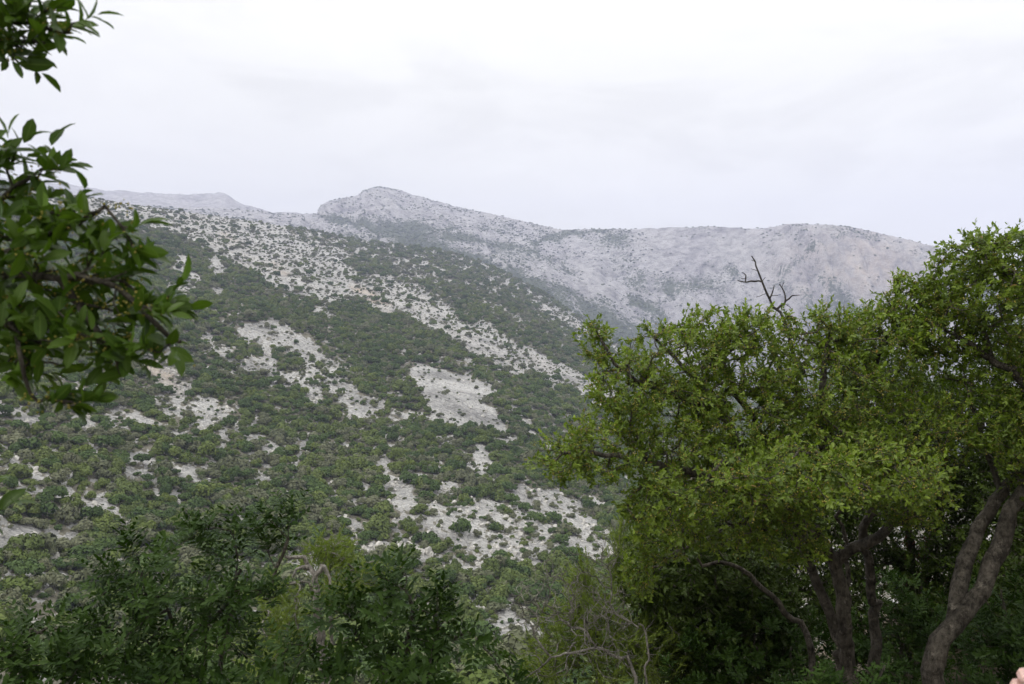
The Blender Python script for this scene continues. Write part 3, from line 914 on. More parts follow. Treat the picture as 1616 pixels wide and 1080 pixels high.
class Plant:
    def __init__(self, g, cap=90000):
        self.g = g
        self.p = np.zeros((cap, 3))
        self.par = np.full(cap, -1)
        self.dir = np.zeros((cap, 3))
        self.minr = np.zeros(cap)
        self.stem = np.full(cap, -1)
        self.open = np.zeros(cap, bool)
        self.n = 0
        self.tips = []
        self.ns = 0

    def add(self, pts, par, minr=None, stem=-1, open_=True):
        for k, q in enumerate(pts):
            i = self.n
            self.p[i] = q
            self.par[i] = par
            self.dir[i] = nrmz(q - self.p[par]) if par >= 0 else nrmz(pts[1] - pts[0])
            self.minr[i] = 0 if minr is None else minr[k]
            self.stem[i] = stem
            self.open[i] = open_
            par = i
            self.n += 1
        return par

    def limb(self, pts, r0, r1, parent=None, step=0.07, wob=0.012, new=True, open_from=0.15):
        c_ = catmull(pts, step)
        w = np.cumsum(self.g.normal(size=c_.shape), 0) * wob * 0.4 + self.g.normal(size=c_.shape) * wob * 0.5
        w -= np.linspace(0, 1, len(c_))[:, None] * w[-1]
        c_ = c_ + w * np.minimum(1, np.linspace(0, 4, len(c_)))[:, None]
        if new:
            sid = self.ns
            self.ns += 1
        else:
            sid = -1
        par = -1
        if parent is not None:
            d = np.linalg.norm(self.p[:self.n] - c_[0], axis=1)
            par = int(np.argmin(d))
            c_ = c_ + (self.p[par] - c_[0]) * np.linspace(1, 0, len(c_))[:, None] ** 2
            c_ = c_[1:]
        a = self.n
        self.add(c_, par, np.linspace(r0, r1, len(c_)), sid)
        self.open[a:a + int(len(c_) * open_from)] = False
        return self.n - 1

    def grow(self, tips, outs=None, step=0.09, curl=0.35, sag=0.0, ang=0.55):
        g = self.g
        base = self.p[:self.n].copy()
        d0 = np.array([np.min(np.linalg.norm(base - t, axis=1)) for t in tips])
        for ti in np.argsort(d0):
            t = tips[ti]
            v = t - self.p[:self.n]
            d = np.linalg.norm(v, axis=1)
            cs = (v * self.dir[:self.n]).sum(1) / (d + 1e-6)
            cost = d * (1 + ang * (1 - cs)) + np.where(self.open[:self.n], 0, 1e3)
            j = int(np.argmin(cost))
            L_ = d[j]
            if L_ < 0.02:
                continue
            a = self.p[j]
            m = 0.5 * (a + t) + (self.dir[j] * 0.30 + g.normal(size=3) * 0.16) * L_ * curl
            m[2] += sag * L_
            n = max(2, int(L_ / step) + 1)
            s = np.linspace(0, 1, n + 1)[1:, None]
            c_ = (1 - s) ** 2 * a + 2 * s * (1 - s) * m + s * s * t
            c_[:-1] += g.normal(size=(n - 1, 3)) * step * 0.10
            self.tips.append(self.add(c_, j))
            self.open[self.n - 1] = False

    def radii(self, r0=0.0016, pw=2.35, cap=None):
        n = self.n
        a = np.zeros(n)
        kids = np.zeros(n, int)
        for i in range(n):
            if self.par[i] >= 0:
                kids[self.par[i]] += 1
        a[kids == 0] = r0 ** pw
        for i in range(n - 1, 0, -1):
            q = self.par[i]
            if q >= 0:
                a[q] += a[i]
        r = a ** (1 / pw)
        if cap:
            r = np.minimum(r, cap)
        st = self.stem[:n] >= 0
        r = np.where(st, self.minr[:n], np.maximum(r, self.minr[:n]))
        for i in range(n):                    # never thicker than what carries it
            q = self.par[i]
            if q >= 0:
                r[i] = min(r[i], r[q] * (1.0 if self.stem[i] == self.stem[q] else 0.92))
        return r

    def tubes(self, r, which, sides):
        """all chains of nodes whose stem id passes WHICH"""
        n = self.n
        ch = [[] for _ in range(n)]
        for i in range(n):
            if self.par[i] >= 0:
                ch[self.par[i]].append(i)
        Vs, Qs, off = [], [], 0
        starts = []
        done = np.zeros(n, bool)
        for i in range(n):
            if done[i] or not which(self.stem[i]):
                continue
            c_ = [i]
            if self.par[i] >= 0:
                c_ = [self.par[i], i]
            done[i] = True
            cur = i
            while True:
                nx = [k for k in ch[cur] if self.stem[k] == self.stem[i] and not done[k]]
                if not nx:
                    break
                cur = max(nx, key=lambda k: r[k])
                done[cur] = True
                c_.append(cur)
            if len(c_) < 2:
                continue
            pp = self.p[c_]
            rr = r[c_].copy()
            if self.par[i] >= 0:
                rr[0] = rr[1]
            t = np.gradient(pp, axis=0)
            t = nrmz(t)
            ax = np.eye(3)[np.argmin(np.abs(t.mean(0)))]
            u = nrmz(np.cross(t, ax))
            w = np.cross(t, u)
            k = sides if rr[0] > 0.006 else max(3, sides - 2)
            an = np.arange(k) * 2 * np.pi / k
            rg = pp[:, None] + rr[:, None, None] * (np.cos(an)[None, :, None] * u[:, None] + np.sin(an)[None, :, None] * w[:, None])
            if rr[0] > 0.02:
                lump = 1 + 0.30 * fbm(an[None, :] * 1.3 + np.arange(len(c_))[:, None] * 0.15 + i, np.arange(len(c_))[:, None] * 0.45 + 0 * an, 13, 3)
                rg = pp[:, None] + (rg - pp[:, None]) * lump[:, :, None]
            m = len(c_)
            ii = off + np.arange(m * k).reshape(m, k)
            Vs.append(rg.reshape(-1, 3))
            Qs.append(np.stack([ii[:-1], np.roll(ii[:-1], -1, 1), np.roll(ii[1:], -1, 1), ii[1:]], -1).reshape(-1, 4))
            off += m * k
        if not Vs:
            return np.zeros((0, 3)), np.zeros((0, 4), int)
        return np.vstack(Vs), np.vstack(Qs)


# leaf templates: across, along, up, and a mark for the midrib
T_SIMPLE = (np.array([[0, 0, 0], [.42, .28, .05], [.40, .66, .05], [0, 1, -.03], [-.40, .66, .05], [-.42, .28, .05]], float), np.array([[0, 1, 2, 3], [0, 3, 4, 5]]), np.array([1, 0, 0, 1, 0, 0.]))
_r = [(0.0, .05, 0), (.2, .36, .01), (.5, .5, -.02), (.8, .36, -.08), (1.0, .05, -.15)]
T_FULL = (np.array([[s * w, y, zz + (0.07 * w / .5 if s else 0)] for y, w, zz in _r for s in (-1, 0, 1)], float),
          np.array([[3 * i + j, 3 * i + j + 1, 3 * i + j + 4, 3 * i + j + 3] for i in range(4) for j in (0, 1)]), np.array([0, 1, 0] * 5, float))
T_NEEDLE = (np.array([[-.5, 0, 0], [.5, 0, 0], [.35, .7, .1], [0, 1, .0]], float), np.array([[0, 1, 2, 3]]), np.array([0, 0, 0, 0.]))
T_BUD = (np.array([[.5, .5, 0], [0, .5, .5], [-.5, .5, 0], [0, .5, -.5], [0, 0, 0], [0, 1, 0]], float),
         np.array([[4, 0, 1, 1], [4, 1, 2, 2], [4, 2, 3, 3], [4, 3, 0, 0], [5, 1, 0, 0], [5, 2, 1, 1], [5, 3, 2, 2], [5, 0, 3, 3]])[:, :3], np.zeros(6))


def leaves(tpl, pos, d, up, ln, wd, tint):
    d = nrmz(d)
    s = nrmz(np.cross(d, up))
    nz = np.cross(s, d)
    tv, tq, tm = tpl
    V = pos[:, None] + tv[None, :, 0:1] * s[:, None] * wd[:, None, None] + tv[None, :, 1:2] * d[:, None] * ln[:, None, None] + tv[None, :, 2:3] * nz[:, None] * ln[:, None, None]
    k = len(tv)
    n = len(pos)
    Q = (tq[None] + (np.arange(n) * k)[:, None, None]).reshape(-1, tq.shape[1])
    return V.reshape(-1, 3), Q, np.repeat(tint, k), np.tile(tm, n)


def foliage(name, parent, batches, mat):
    Vs, Qs, ts, ms, off = [], [], [], [], 0
    for V, Q, t, m in batches:
        Vs.append(V)
        Qs.append(Q + off)
        ts.append(t)
        ms.append(m)
        off += len(V)
    return link(name, mesh_np(name, np.vstack(Vs) - np.array(parent.location), np.vstack(Qs), mat, {'tint': np.concatenate(ts), 'mid': np.concatenate(ms)}), parent)


def blob_tips(g, blobs, lai, leaf, shell=0.45):
    """points in ellipsoids (px, py, rx px, ry px, depth, depth radius m): more near the skin; LEAF is (leaves per shoot, length, width ratio)"""
    T, O = [], []
    for px, py, rx, ry, d, rd in blobs:
        a, b = rx / F * d, ry / F * d
        n = max(3, int(lai * math.pi * a * b / (leaf[0] * 0.6 * leaf[2] * leaf[1] ** 2)))
        u = nrmz(g.normal(size=(n, 3)))
        q = (shell + (1 - shell) * g.uniform(0, 1, n) ** 0.6) * np.where(g.uniform(0, 1, n) < 0.12, 1.12, 1)
        c0 = P(px, py, d)
        T.append(c0 + u * q[:, None] * np.array([a, rd, b]))
        O.append(u)
    return np.vstack(T), np.vstack(O)


def shoots(pl, g, per, L_, ln, wd, upw=0.5, spread=0.9, jit=0.25, tpl=T_SIMPLE, young=0.25, bias=(0, 0, 0), keep=1.0):
    """opposite leaves along the last bit of every twig, plus a tuft at its end"""
    tips = np.array(pl.tips)
    if keep < 1:
        tips = tips[g.uniform(0, 1, len(tips)) < keep]
    n = len(tips)
    d0 = nrmz(pl.dir[tips] + np.array([0, 0, upw]) * g.uniform(0.2, 1, (n, 1)) + np.array(bias) + g.normal(size=(n, 3)) * jit)
    st = g.uniform(0, 1, n)
    k = per
    s = (np.arange(k) + 0.5) / k
    pos = pl.p[tips][:, None] + d0[:, None] * ((s - 0.55) * L_)[None, :, None] * g.uniform(.8, 1.2, (n, 1, 1))
    an = (np.arange(k) * (np.pi / 2 + 0.35) + (np.arange(k) % 2) * np.pi)[None, :] + g.uniform(0, 6.28, (n, 1))
    ax = nrmz(np.cross(d0, g.normal(size=(n, 3))))
    bx = np.cross(d0, ax)
    side = np.cos(an)[..., None] * ax[:, None] + np.sin(an)[..., None] * bx[:, None]
    opening = (spread * (1.15 - 0.65 * s))[None, :, None]
    dd = nrmz(d0[:, None] * (1.05 - opening * 0.6) + side * opening + g.normal(size=(n, k, 3)) * 0.18)
    up = nrmz(d0[:, None] - side * 0.4 + np.array([0, 0, 0.9]) + g.normal(size=(n, k, 3)) * 0.35)
    m = n * k
    l_ = ln * g.uniform(0.65, 1.2, m)
    w_ = l_ * wd * g.uniform(0.85, 1.15, m)
    tint = np.clip(0.62 * np.repeat(st, k) * g.uniform(0.7, 1.2, m) + young * np.tile(s, n) + 0.15 * g.uniform(0, 1, m), 0, 0.965)
    tint = np.where(g.uniform(0, 1, m) > 0.9985, 1.0, tint)
    return leaves(tpl, pos.reshape(-1, 3), dd.reshape(-1, 3), up.reshape(-1, 3), l_, w_, tint)


def pinnate(pl, g, nl=6, pairs=4, rach=0.07, ln=0.032, wd=0.44):
    """shoots of pinnate leaves"""
    tips = np.array(pl.tips)
    n = len(tips)
    d0 = nrmz(pl.dir[tips] * 0.8 + np.array([0, 0, 0.55]) + g.normal(size=(n, 3)) * 0.3)
    st = g.uniform(0, 1, n)
    out = []
    ax = nrmz(np.cross(d0, g.normal(size=(n, 3))))
    bx = np.cross(d0, ax)
    for q in range(nl):
        an = q * 2.4 + g.uniform(-.3, .3, n)
        side = np.cos(an)[:, None] * ax + np.sin(an)[:, None] * bx
        open_ = 0.35 + 0.75 * (1 - q / nl)
        rd = nrmz(d0 * (1.1 - 0.5 * open_) + side * open_ + np.array([0, 0, 0.12]))
        base = pl.p[tips] + d0 * (q / nl - 0.6) * 0.07
        up = nrmz(d0 + np.array([0, 0, 0.8]) + g.normal(size=(n, 3)) * 0.2)
        sd = nrmz(np.cross(rd, up))
        for k in range(pairs):
            f = (k + 0.7) / pairs
            for s in (-1, 1):
                pos = base + rd * rach * f
                ld = nrmz(rd * 0.75 + sd * s + g.normal(size=(n, 3)) * 0.15)
                l_ = ln * g.uniform(.75, 1.15, n) * (1 - 0.25 * abs(f - .5))
                out.append(leaves(T_SIMPLE, pos, ld, up + g.normal(size=(n, 3)) * 0.25, l_, l_ * wd, np.clip(0.6 * st + 0.25 * q / nl + 0.15 * g.uniform(0, 1, n), 0, 0.96)))
    return out


def buds(pl, g, frac, per, size, back=0.05):
    tips = np.array(pl.tips)
    tips = tips[g.uniform(0, 1, len(tips)) < frac]
    n = len(tips)
    pos = pl.p[tips][:, None] - pl.dir[tips][:, None] * g.uniform(0, back, (n, per, 1)) + g.normal(size=(n, per, 3)) * size * 0.9
    m = n * per
    d = g.normal(size=(m, 3))
    s = size * g.uniform(.6, 1.2, m)
    return leaves(T_BUD, pos.reshape(-1, 3), d, g.normal(size=(m, 3)), s, s, g.uniform(0, 1, m))


def wood(pl, parent, bark, r, stem_name='stem', branch_name='branching', stem_sides=12, sides=5, twigbark=None):
    for sid in range(pl.ns):
        V, Q = pl.tubes(r, lambda s, sid=sid: s == sid, stem_sides)
        if len(V):
            link(stem_name, mesh_np(stem_name, V - np.array(parent.location), Q, bark, None, True), parent)
    V, Q = pl.tubes(r, lambda s: s < 0, sides)
    if len(V):
        link(branch_name, mesh_np(branch_name, V - np.array(parent.location), Q, twigbark or bark, None, True), parent)


bark_oak = bark_mat('grey_brown_bark', (0.030, 0.025, 0.020), (0.135, 0.118, 0.098))
bark_twig = bark_mat('grey_twig_bark', (0.06, 0.05, 0.04), (0.20, 0.18, 0.15), 40)
bark_dead = bark_mat('bleached_dead_wood', (0.13, 0.118, 0.105), (0.36, 0.335, 0.30), 25)
bark_snag = bark_mat('dark_dead_wood', (0.03, 0.026, 0.024), (0.12, 0.11, 0.10), 25)
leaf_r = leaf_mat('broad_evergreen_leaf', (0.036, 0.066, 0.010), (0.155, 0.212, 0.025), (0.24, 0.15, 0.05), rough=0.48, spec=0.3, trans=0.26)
leaf_r_shade = leaf_mat('broad_evergreen_leaf_painted_shade', (0.018, 0.033, 0.006), (0.058, 0.088, 0.012), None, rough=0.5, spec=0.18, trans=0.15, back=1.2)  # darker copy of the broad leaf: shade under the crowns put into its colour
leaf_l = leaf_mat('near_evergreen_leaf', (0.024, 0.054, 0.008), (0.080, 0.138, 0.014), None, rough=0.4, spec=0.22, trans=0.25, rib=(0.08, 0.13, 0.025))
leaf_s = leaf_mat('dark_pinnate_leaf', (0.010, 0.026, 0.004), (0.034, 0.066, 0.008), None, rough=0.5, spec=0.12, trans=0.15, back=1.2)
leaf_j = leaf_mat('yellow_green_needle', (0.060, 0.090, 0.014), (0.140, 0.180, 0.032), None, rough=0.6, spec=0.2, trans=0.25)
bud_m = leaf_mat('yellow_green_bud', (0.20, 0.19, 0.035), (0.38, 0.32, 0.08), None, rough=0.6, spec=0.2, trans=0.2)
red_m = leaf_mat('dead_red_brown_leaf', (0.12, 0.045, 0.03), (0.22, 0.09, 0.06), None, rough=0.7, spec=0.1, trans=0.2)


def gz_at(x, y):
    return float(near_z(np.array([x]), np.array([y]))[0])


# ---- middle tree on the right: several stems, wide crown
def tree_mid():
    g = np.random.default_rng(11)
    D0 = 5.5
    pl = Plant(g)
    bx, by = P(1365, 1100, D0)[:2]
    b = np.array([bx, by, gz_at(bx, by) - 0.1])
    t = thing('broadleaf_tree', 'wide round crowned evergreen tree with several forked stems and a dead snag on top', 'tree', b)
    pl.limb([b, P(1352, 1060, 5.45), P(1338, 960, 5.4), P(1322, 885, 5.35), P(1285, 838, 5.25), P(1225, 800, 5.1), P(1150, 765, 5.0)], .066, .026, wob=.02)
    pl.limb([b + [-.08, .1, 0], P(1318, 1020, 5.6), P(1288, 920, 5.65), P(1268, 850, 5.6), P(1240, 760, 5.5), P(1190, 670, 5.4), P(1150, 590, 5.3)], .050, .016, wob=.025)
    pl.limb([b + [.1, .12, 0], P(1385, 1010, 5.7), P(1376, 930, 5.7), P(1372, 850, 5.6), P(1390, 760, 5.5), P(1385, 660, 5.5), P(1395, 540, 5.4)], .046, .016, wob=.025)
    pl.limb([P(1322, 885, 5.35), P(1352, 858, 5.3), P(1396, 842, 5.2), P(1430, 800, 5.1), P(1450, 730, 5.1)], .042, .016, parent=True, wob=.02)
    pl.limb([b + [-.16, .2, 0], P(1290, 1040, 6.0), P(1240, 960, 6.1), P(1170, 900, 6.1), P(1100, 880, 6.0)], .035, .012, wob=.03)
    pl.limb([b + [.05, .3, 0], P(1350, 1000, 6.1), P(1345, 900, 6.2), P(1330, 800, 6.1)], .032, .012, wob=.03)
    pl.limb([P(1150, 765, 5.0), P(1060, 740, 4.9), P(960, 715, 4.8), P(890, 715, 4.8)], .026, .008, parent=True, new=False)
    pl.limb([P(1225, 800, 5.1), P(1170, 720, 5.2), P(1140, 650, 5.2), P(1090, 590, 5.2), P(1040, 540, 5.2)], .028, .008, parent=True, new=False)
    pl.limb([P(1140, 650, 5.2), P(1060, 620, 5.0), P(985, 580, 4.9), P(940, 520, 4.9)], .018, .006, parent=True, new=False)
    pl.limb([P(1268, 850, 5.6), P(1300, 740, 5.3), P(1300, 620, 5.2), P(1310, 520, 5.2)], .03, .008, parent=True, new=False)
    pl.limb([P(1225, 800, 5.1), P(1130, 840, 5.4), P(1070, 870, 5.7), P(1040, 900, 5.8)], .022, .006, parent=True, new=False)
    blobs = [(885, 722, 52, 34, 4.8, .32), (955, 705, 75, 55, 4.85, .45), (985, 615, 58, 62, 4.9, .4), (938, 540, 26, 40, 4.9, .16), (1060, 560, 80, 55, 5.1, .5),
             (1060, 660, 90, 70, 5.0, .5), (1180, 565, 85, 62, 5.2, .5), (1170, 660, 110, 80, 5.2, .6), (1290, 610, 95, 75, 5.2, .6), (1308, 515, 38, 38, 5.2, .25),
             (1385, 560, 80, 72, 5.4, .55), (1440, 480, 56, 42, 5.4, .3), (1475, 520, 55, 50, 5.3, .35), (1480, 460, 34, 34, 5.3, .2), (1340, 540, 50, 40, 5.3, .3), (1405, 508, 48, 38, 5.35, .3), (1430, 446, 20, 22, 5.4, .12), (1300, 715, 130, 75, 5.1, .65), (1425, 680, 105, 75, 5.3, .6),
             (1130, 755, 120, 55, 4.6, .6), (1040, 800, 60, 50, 4.7, .4), (1045, 855, 50, 36, 5.2, .3), (1140, 830, 80, 42, 5.0, .4), (1010, 905, 28, 40, 5.4, .25), (1250, 750, 120, 45, 4.3, .5), (1390, 740, 90, 45, 4.4, .5), (1420, 780, 75, 50, 5.0, .4),
             (1230, 770, 100, 45, 4.8, .4), (1240, 850, 60, 45, 4.9, .35), (1120, 520, 60, 35, 5.2, .35), (1200, 520, 60, 36, 5.2, .35)]
    T, O = blob_tips(g, blobs, 4.3, (15, .031, .50))
    pl.grow(T, step=0.09)
    r = pl.radii(0.0016, 2.3)
    foliage('crown', t, [shoots(pl, g, 15, 0.115, 0.031, 0.50, keep=.9)], leaf_r)
    foliage('blossom', t, [buds(pl, g, .85, 6, 0.0095)], bud_m)
    # dead snag standing out of the top
    s = Plant(g)
    s.limb([P(1260, 600, 5.25), P(1236, 505, 5.2), P(1216, 478, 5.2), P(1203, 445, 5.2), P(1191, 416, 5.2), P(1186, 404, 5.2)], .015, .004, wob=.006, step=.03)
    s.limb([P(1203, 447, 5.2), P(1192, 444, 5.2), P(1176, 446, 5.18), P(1164, 443, 5.17)], .008, .003, parent=True, new=False, wob=.005, step=.02)
    s.limb([P(1176, 446, 5.18), P(1178, 434, 5.18), P(1172, 430, 5.18)], .005, .002, parent=True, new=False, wob=.004, step=.02)
    s.limb([P(1226, 492, 5.2), P(1240, 477, 5.2), P(1238, 460, 5.22), P(1230, 448, 5.22)], .009, .003, parent=True, new=False, wob=.005, step=.02)
    s.limb([P(1240, 477, 5.2), P(1251, 468, 5.2), P(1262, 466, 5.2)], .006, .002, parent=True, new=False, wob=.004, step=.02)
    s.limb([P(1212, 470, 5.2), P(1220, 455, 5.2), P(1222, 450, 5.2)], .005, .002, parent=True, new=False, wob=.004, step=.02)
    for q in ((1183, 425), (1170, 440), (1184, 412), (1228, 470), (1197, 470), (1246, 490), (1210, 440), (1236, 445)):
        s.grow(np.array([P(*q, 5.2) + g.normal(size=3) * .01]), step=.025)
    rs_ = s.radii(.002, 2.2)
    V, Q = s.tubes(rs_, lambda k: True, 7)
    link('dead_branch', mesh_np('dead_branch', V - b, Q, bark_snag, None, True), t)
    wood(pl, t, bark_oak, r, twigbark=bark_twig)
    return t


# ---- right-hand tree with a leaning forked trunk
def tree_right():
    g = np.random.default_rng(23)
    pl = Plant(g)
    bx, by = P(1468, 1110, 4.6)[:2]
    b = np.array([bx, by, gz_at(bx, by) - 0.1])
    t = thing('broadleaf_tree', 'tall evergreen tree at the right edge with a thick leaning forked trunk', 'tree', b)
    pl.limb([b, P(1478, 1050, 4.6), P(1500, 1000, 4.6), P(1540, 955, 4.65), P(1570, 890, 4.7), P(1602, 810, 4.75), P(1640, 730, 4.8), P(1680, 600, 4.9), P(1690, 480, 5.0)], .066, .026)
    pl.limb([P(1506, 990, 4.62), P(1514, 930, 4.75), P(1536, 850, 4.9), P(1580, 780, 5.0), P(1640, 720, 5.1), P(1720, 660, 5.2)], .050, .02, parent=True)
    pl.limb([P(1660, 670, 4.85), P(1616, 598, 4.9), P(1550, 558, 5.0), P(1490, 520, 5.1)], .04, .010, parent=True)
    pl.limb([P(1690, 540, 4.95), P(1640, 470, 5.0), P(1580, 420, 5.0), P(1540, 390, 5.05)], .025, .006, parent=True, new=False)
    pl.limb([P(1580, 780, 5.0), P(1560, 720, 5.1), P(1540, 660, 5.1), P(1520, 600, 5.1)], .02, .006, parent=True, new=False)
    blobs = [(1545, 402, 55, 40, 5.0, .3), (1600, 395, 55, 36, 5.0, .3), (1505, 430, 36, 36, 5.1, .25), (1560, 470, 85, 50, 5.0, .4), (1630, 500, 80, 75, 4.9, .5),
             (1490, 525, 60, 50, 5.2, .4), (1570, 590, 75, 45, 5.2, .4), (1560, 660, 75, 50, 5.1, .45), (1650, 650, 80, 90, 4.9, .5), (1720, 430, 120, 90, 5.0, .7),
             (1760, 560, 120, 90, 5.0, .8), (1560, 380, 20, 16, 5.0, .1), (1615, 700, 60, 50, 4.7, .3), (1780, 380, 120, 90, 5.6, .8), (1680, 760, 60, 60, 4.6, .4)]
    T, O = blob_tips(g, blobs, 4.3, (15, .031, .50))
    pl.grow(T, step=0.09)
    n0 = len(pl.tips)
    pl.limb([P(1690, 480, 5.0), [3.3, 3.8, 1.6], [2.8, 2.4, 2.2], [2.2, .8, 2.4], [1.9, -.8, 2.2]], .03, .01, parent=True, new=False)  # unseen canopy from here on, added over and behind the camera to block light
    U = np.stack([g.uniform(.6, 4.6, 620), g.uniform(-2.5, 4.4, 620), np.zeros(620)], 1)
    U[:, 2] = np.maximum(.9, .58 * np.maximum(U[:, 1], 0) + .5) + g.uniform(.1, 1.1, 620)
    lo = U[:, 1] < -1.0
    U[lo, 2] -= g.uniform(0, 2.0, lo.sum())
    pl.grow(U, step=.2)
    r = pl.radii(0.0016, 2.3)
    wood(pl, t, bark_oak, r, twigbark=bark_twig)
    al = pl.tips
    pl.tips = al[n0:]
    over = shoots(pl, g, 22, .25, .075, .5)
    pl.tips = al[:n0]
    foliage('crown', t, [shoots(pl, g, 15, 0.115, 0.031, 0.50, keep=.9), over], leaf_r)  # visible crown plus the added leaves that only cast shade
    foliage('blossom', t, [buds(pl, g, .6, 5, 0.0095)], bud_m)


# ---- trees standing behind those two, shade painted into their leaf colour
def tree_back(seed, base, stems, blobs, label, mat=None, dens=5.5, ln=0.045, red=False):
    g = np.random.default_rng(seed)
    pl = Plant(g)
    bx, by = P(base[0], 1000, base[1])[:2]
    b = np.array([bx, by, gz_at(bx, by) - 0.15])
    t = thing('broadleaf_tree', label, 'tree', b)
    for k, st in enumerate(stems):
        pl.limb([b + [.08 * k, .05 * k, 0]] + [P(*q) for q in st], .065, .015, step=.12)
    T, O = blob_tips(g, blobs, dens, (16, ln, .5))
    pl.grow(T, step=0.16)
    r = pl.radii(0.0022, 2.3)
    wood(pl, t, bark_oak, r, twigbark=bark_twig, stem_sides=9, sides=4)
    foliage('crown', t, [shoots(pl, g, 16, 0.2, ln, 0.5)], mat or leaf_r_shade)
    if red:
        pl.tips = [i for i in pl.tips if abs(pl.p[i][1] - by) < 1.2][:160]
        foliage('withered_leaves', t, [shoots(pl, g, 14, 0.25, 0.05, 0.4)], red_m)


# ---- left-hand tree whose boughs reach into the picture close to the lens
def tree_left():
    g = np.random.default_rng(31)
    b = np.array([-1.9, 1.35, gz_at(-1.9, 1.35) - 0.1])
    t = thing('broadleaf_tree', 'glossy leaved evergreen tree whose leafy boughs reach in from the left edge close by', 'tree', b)
    tr = Plant(g)
    tr.limb([b, b + [.03, .0, .8], [-1.88, 1.3, 0.0], [-1.8, 1.35, .7], [-1.7, 1.4, 1.3]], .085, .045)
    V, Q = tr.tubes(tr.radii(), lambda s: True, 12)
    link('trunk', mesh_np('trunk', V - b, Q, bark_oak, None, True), t)

    def bough(limbs, blobs, dens, per, rtip=0.0013):
        pl = Plant(g)
        for k, (pts, r0, r1) in enumerate(limbs):
            pl.limb(pts, r0, r1, parent=(True if k else None), new=False, step=.03, wob=.006, open_from=.05)
        T, O = blob_tips(g, blobs, dens, (per, .035, .43), shell=.25)
        pl.grow(T, step=.035, ang=.9, curl=.5)
        r = pl.radii(rtip, 2.5, cap=.012)
        V, Q = pl.tubes(r, lambda s: True, 6)
        o = link('bough', mesh_np('bough', V - b, Q, bark_twig, None, True), t)
        V, Q, ti, mi = shoots(pl, g, per, 0.075, 0.035, 0.43, upw=.7, spread=.75, jit=.3, tpl=T_FULL, bias=(.45, 0, .1))
        link('leaf_spray', mesh_np('leaf_spray', V - b, Q, leaf_l, {'tint': ti, 'mid': mi}, True), o)
        V, Q, ti, mi = buds(pl, g, .8, 12, 0.0038, .06)
        link('blossom', mesh_np('blossom', V - b, Q, bud_m, {'tint': ti}), o)

    shade_canopy = Plant(g)  # out-of-view limbs and leaves, added overhead to darken the foreground
    shade_canopy.limb([[-1.7, 1.4, 1.3], [-1.3, 1.0, 1.9], [-.5, .3, 2.3], [.5, -.5, 2.5]], .04, .012)
    shade_canopy.limb([[-1.7, 1.4, 1.3], [-1.9, .6, 1.7], [-1.8, -.6, 2.0], [-1.4, -1.8, 2.2]], .035, .01)
    shade_canopy.limb([[-1.7, 1.4, 1.3], [-1.5, 2.2, 2.0], [-1.2, 2.9, 2.5]], .03, .01)
    T = np.stack([g.uniform(-3.2, 1.6, 900), g.uniform(-3.2, 3.1, 900), 0 * np.zeros(900)], 1)
    T[:, 2] = np.maximum(1.25 + .25 * g.normal(size=900) + .25 * T[:, 0] * 0, .62 * np.maximum(T[:, 1], 0) + .55) + g.uniform(.1, 1.0, 900)
    low = T[:, 1] < -1.4
    T[low, 2] -= g.uniform(0, 2.2, low.sum())
    shade_canopy.grow(T, step=.2)
    V, Q = shade_canopy.tubes(shade_canopy.radii(.002, 2.3), lambda s: True, 5)
    link('limb', mesh_np('limb', V - b, Q, bark_oak, None, True), t)
    V, Q, ti, mi = shoots(shade_canopy, g, 22, .25, .075, .5)
    link('crown', mesh_np('crown', V - b, Q, leaf_l, {'tint': ti, 'mid': mi}, True), t)  # added shading canopy, unseen above and behind the camera
    j = np.array([-1.8, 1.35, .55])
    bough([([j, P(-260, 40, 1.2), P(-60, 40, 1.1), P(50, 45, 1.08), P(108, 52, 1.06)], .012, .0025), ([P(-40, 40, 1.1), P(20, 75, 1.06), P(70, 68, 1.05)], .004, .002)],
          [(-10, 30, 60, 45, 1.08, .07), (35, 20, 40, 28, 1.08, .06), (40, 74, 32, 30, 1.07, .05), (126, 50, 20, 14, 1.06, .025), (15, 50, 45, 36, 1.07, .05), (10, 85, 30, 22, 1.05, .04), (75, 0, 26, 12, 1.07, .03), (-90, 60, 70, 60, 1.1, .1)], 4.5, 8)
    j = np.array([-1.86, 1.32, .2])
    bough([([j, P(-300, 420, 1.25), P(-60, 440, 1.15), P(70, 430, 1.1), P(180, 450, 1.06), P(240, 510, 1.05), P(285, 540, 1.05)], .016, .003),
           ([P(-60, 440, 1.15), P(40, 380, 1.1), P(110, 350, 1.08), P(165, 325, 1.06)], .006, .002), ([P(-60, 440, 1.15), P(20, 300, 1.15), P(60, 280, 1.12)], .006, .002),
           ([P(-60, 440, 1.15), P(10, 520, 1.08), P(35, 600, 1.05), P(60, 635, 1.04)], .006, .002), ([P(100, 440, 1.08), P(170, 540, 1.06), P(190, 590, 1.05)], .005, .002)],
          [(20, 300, 55, 45, 1.14, .07), (70, 355, 60, 40, 1.09, .06), (140, 345, 45, 28, 1.07, .03), (215, 368, 34, 18, 1.05, .03), (170, 395, 40, 24, 1.06, .04), (20, 255, 36, 24, 1.14, .05), (75, 268, 20, 14, 1.12, .03), (60, 440, 90, 60, 1.1, .1), (150, 430, 55, 50, 1.07, .07),
           (215, 470, 56, 42, 1.05, .06), (255, 500, 28, 26, 1.04, .04), (280, 545, 22, 12, 1.04, .03), (235, 540, 36, 26, 1.05, .04), (110, 520, 90, 50, 1.08, .09), (190, 560, 50, 36, 1.06, .05), (40, 560, 50, 40, 1.08, .06),
           (75, 620, 42, 26, 1.04, .04), (-60, 480, 80, 120, 1.15, .15), (20, 500, 60, 60, 1.1, .1), (115, 640, 18, 8, 1.03, .02)], 4.5, 8)
    j = np.array([-1.88, 1.31, -.25])
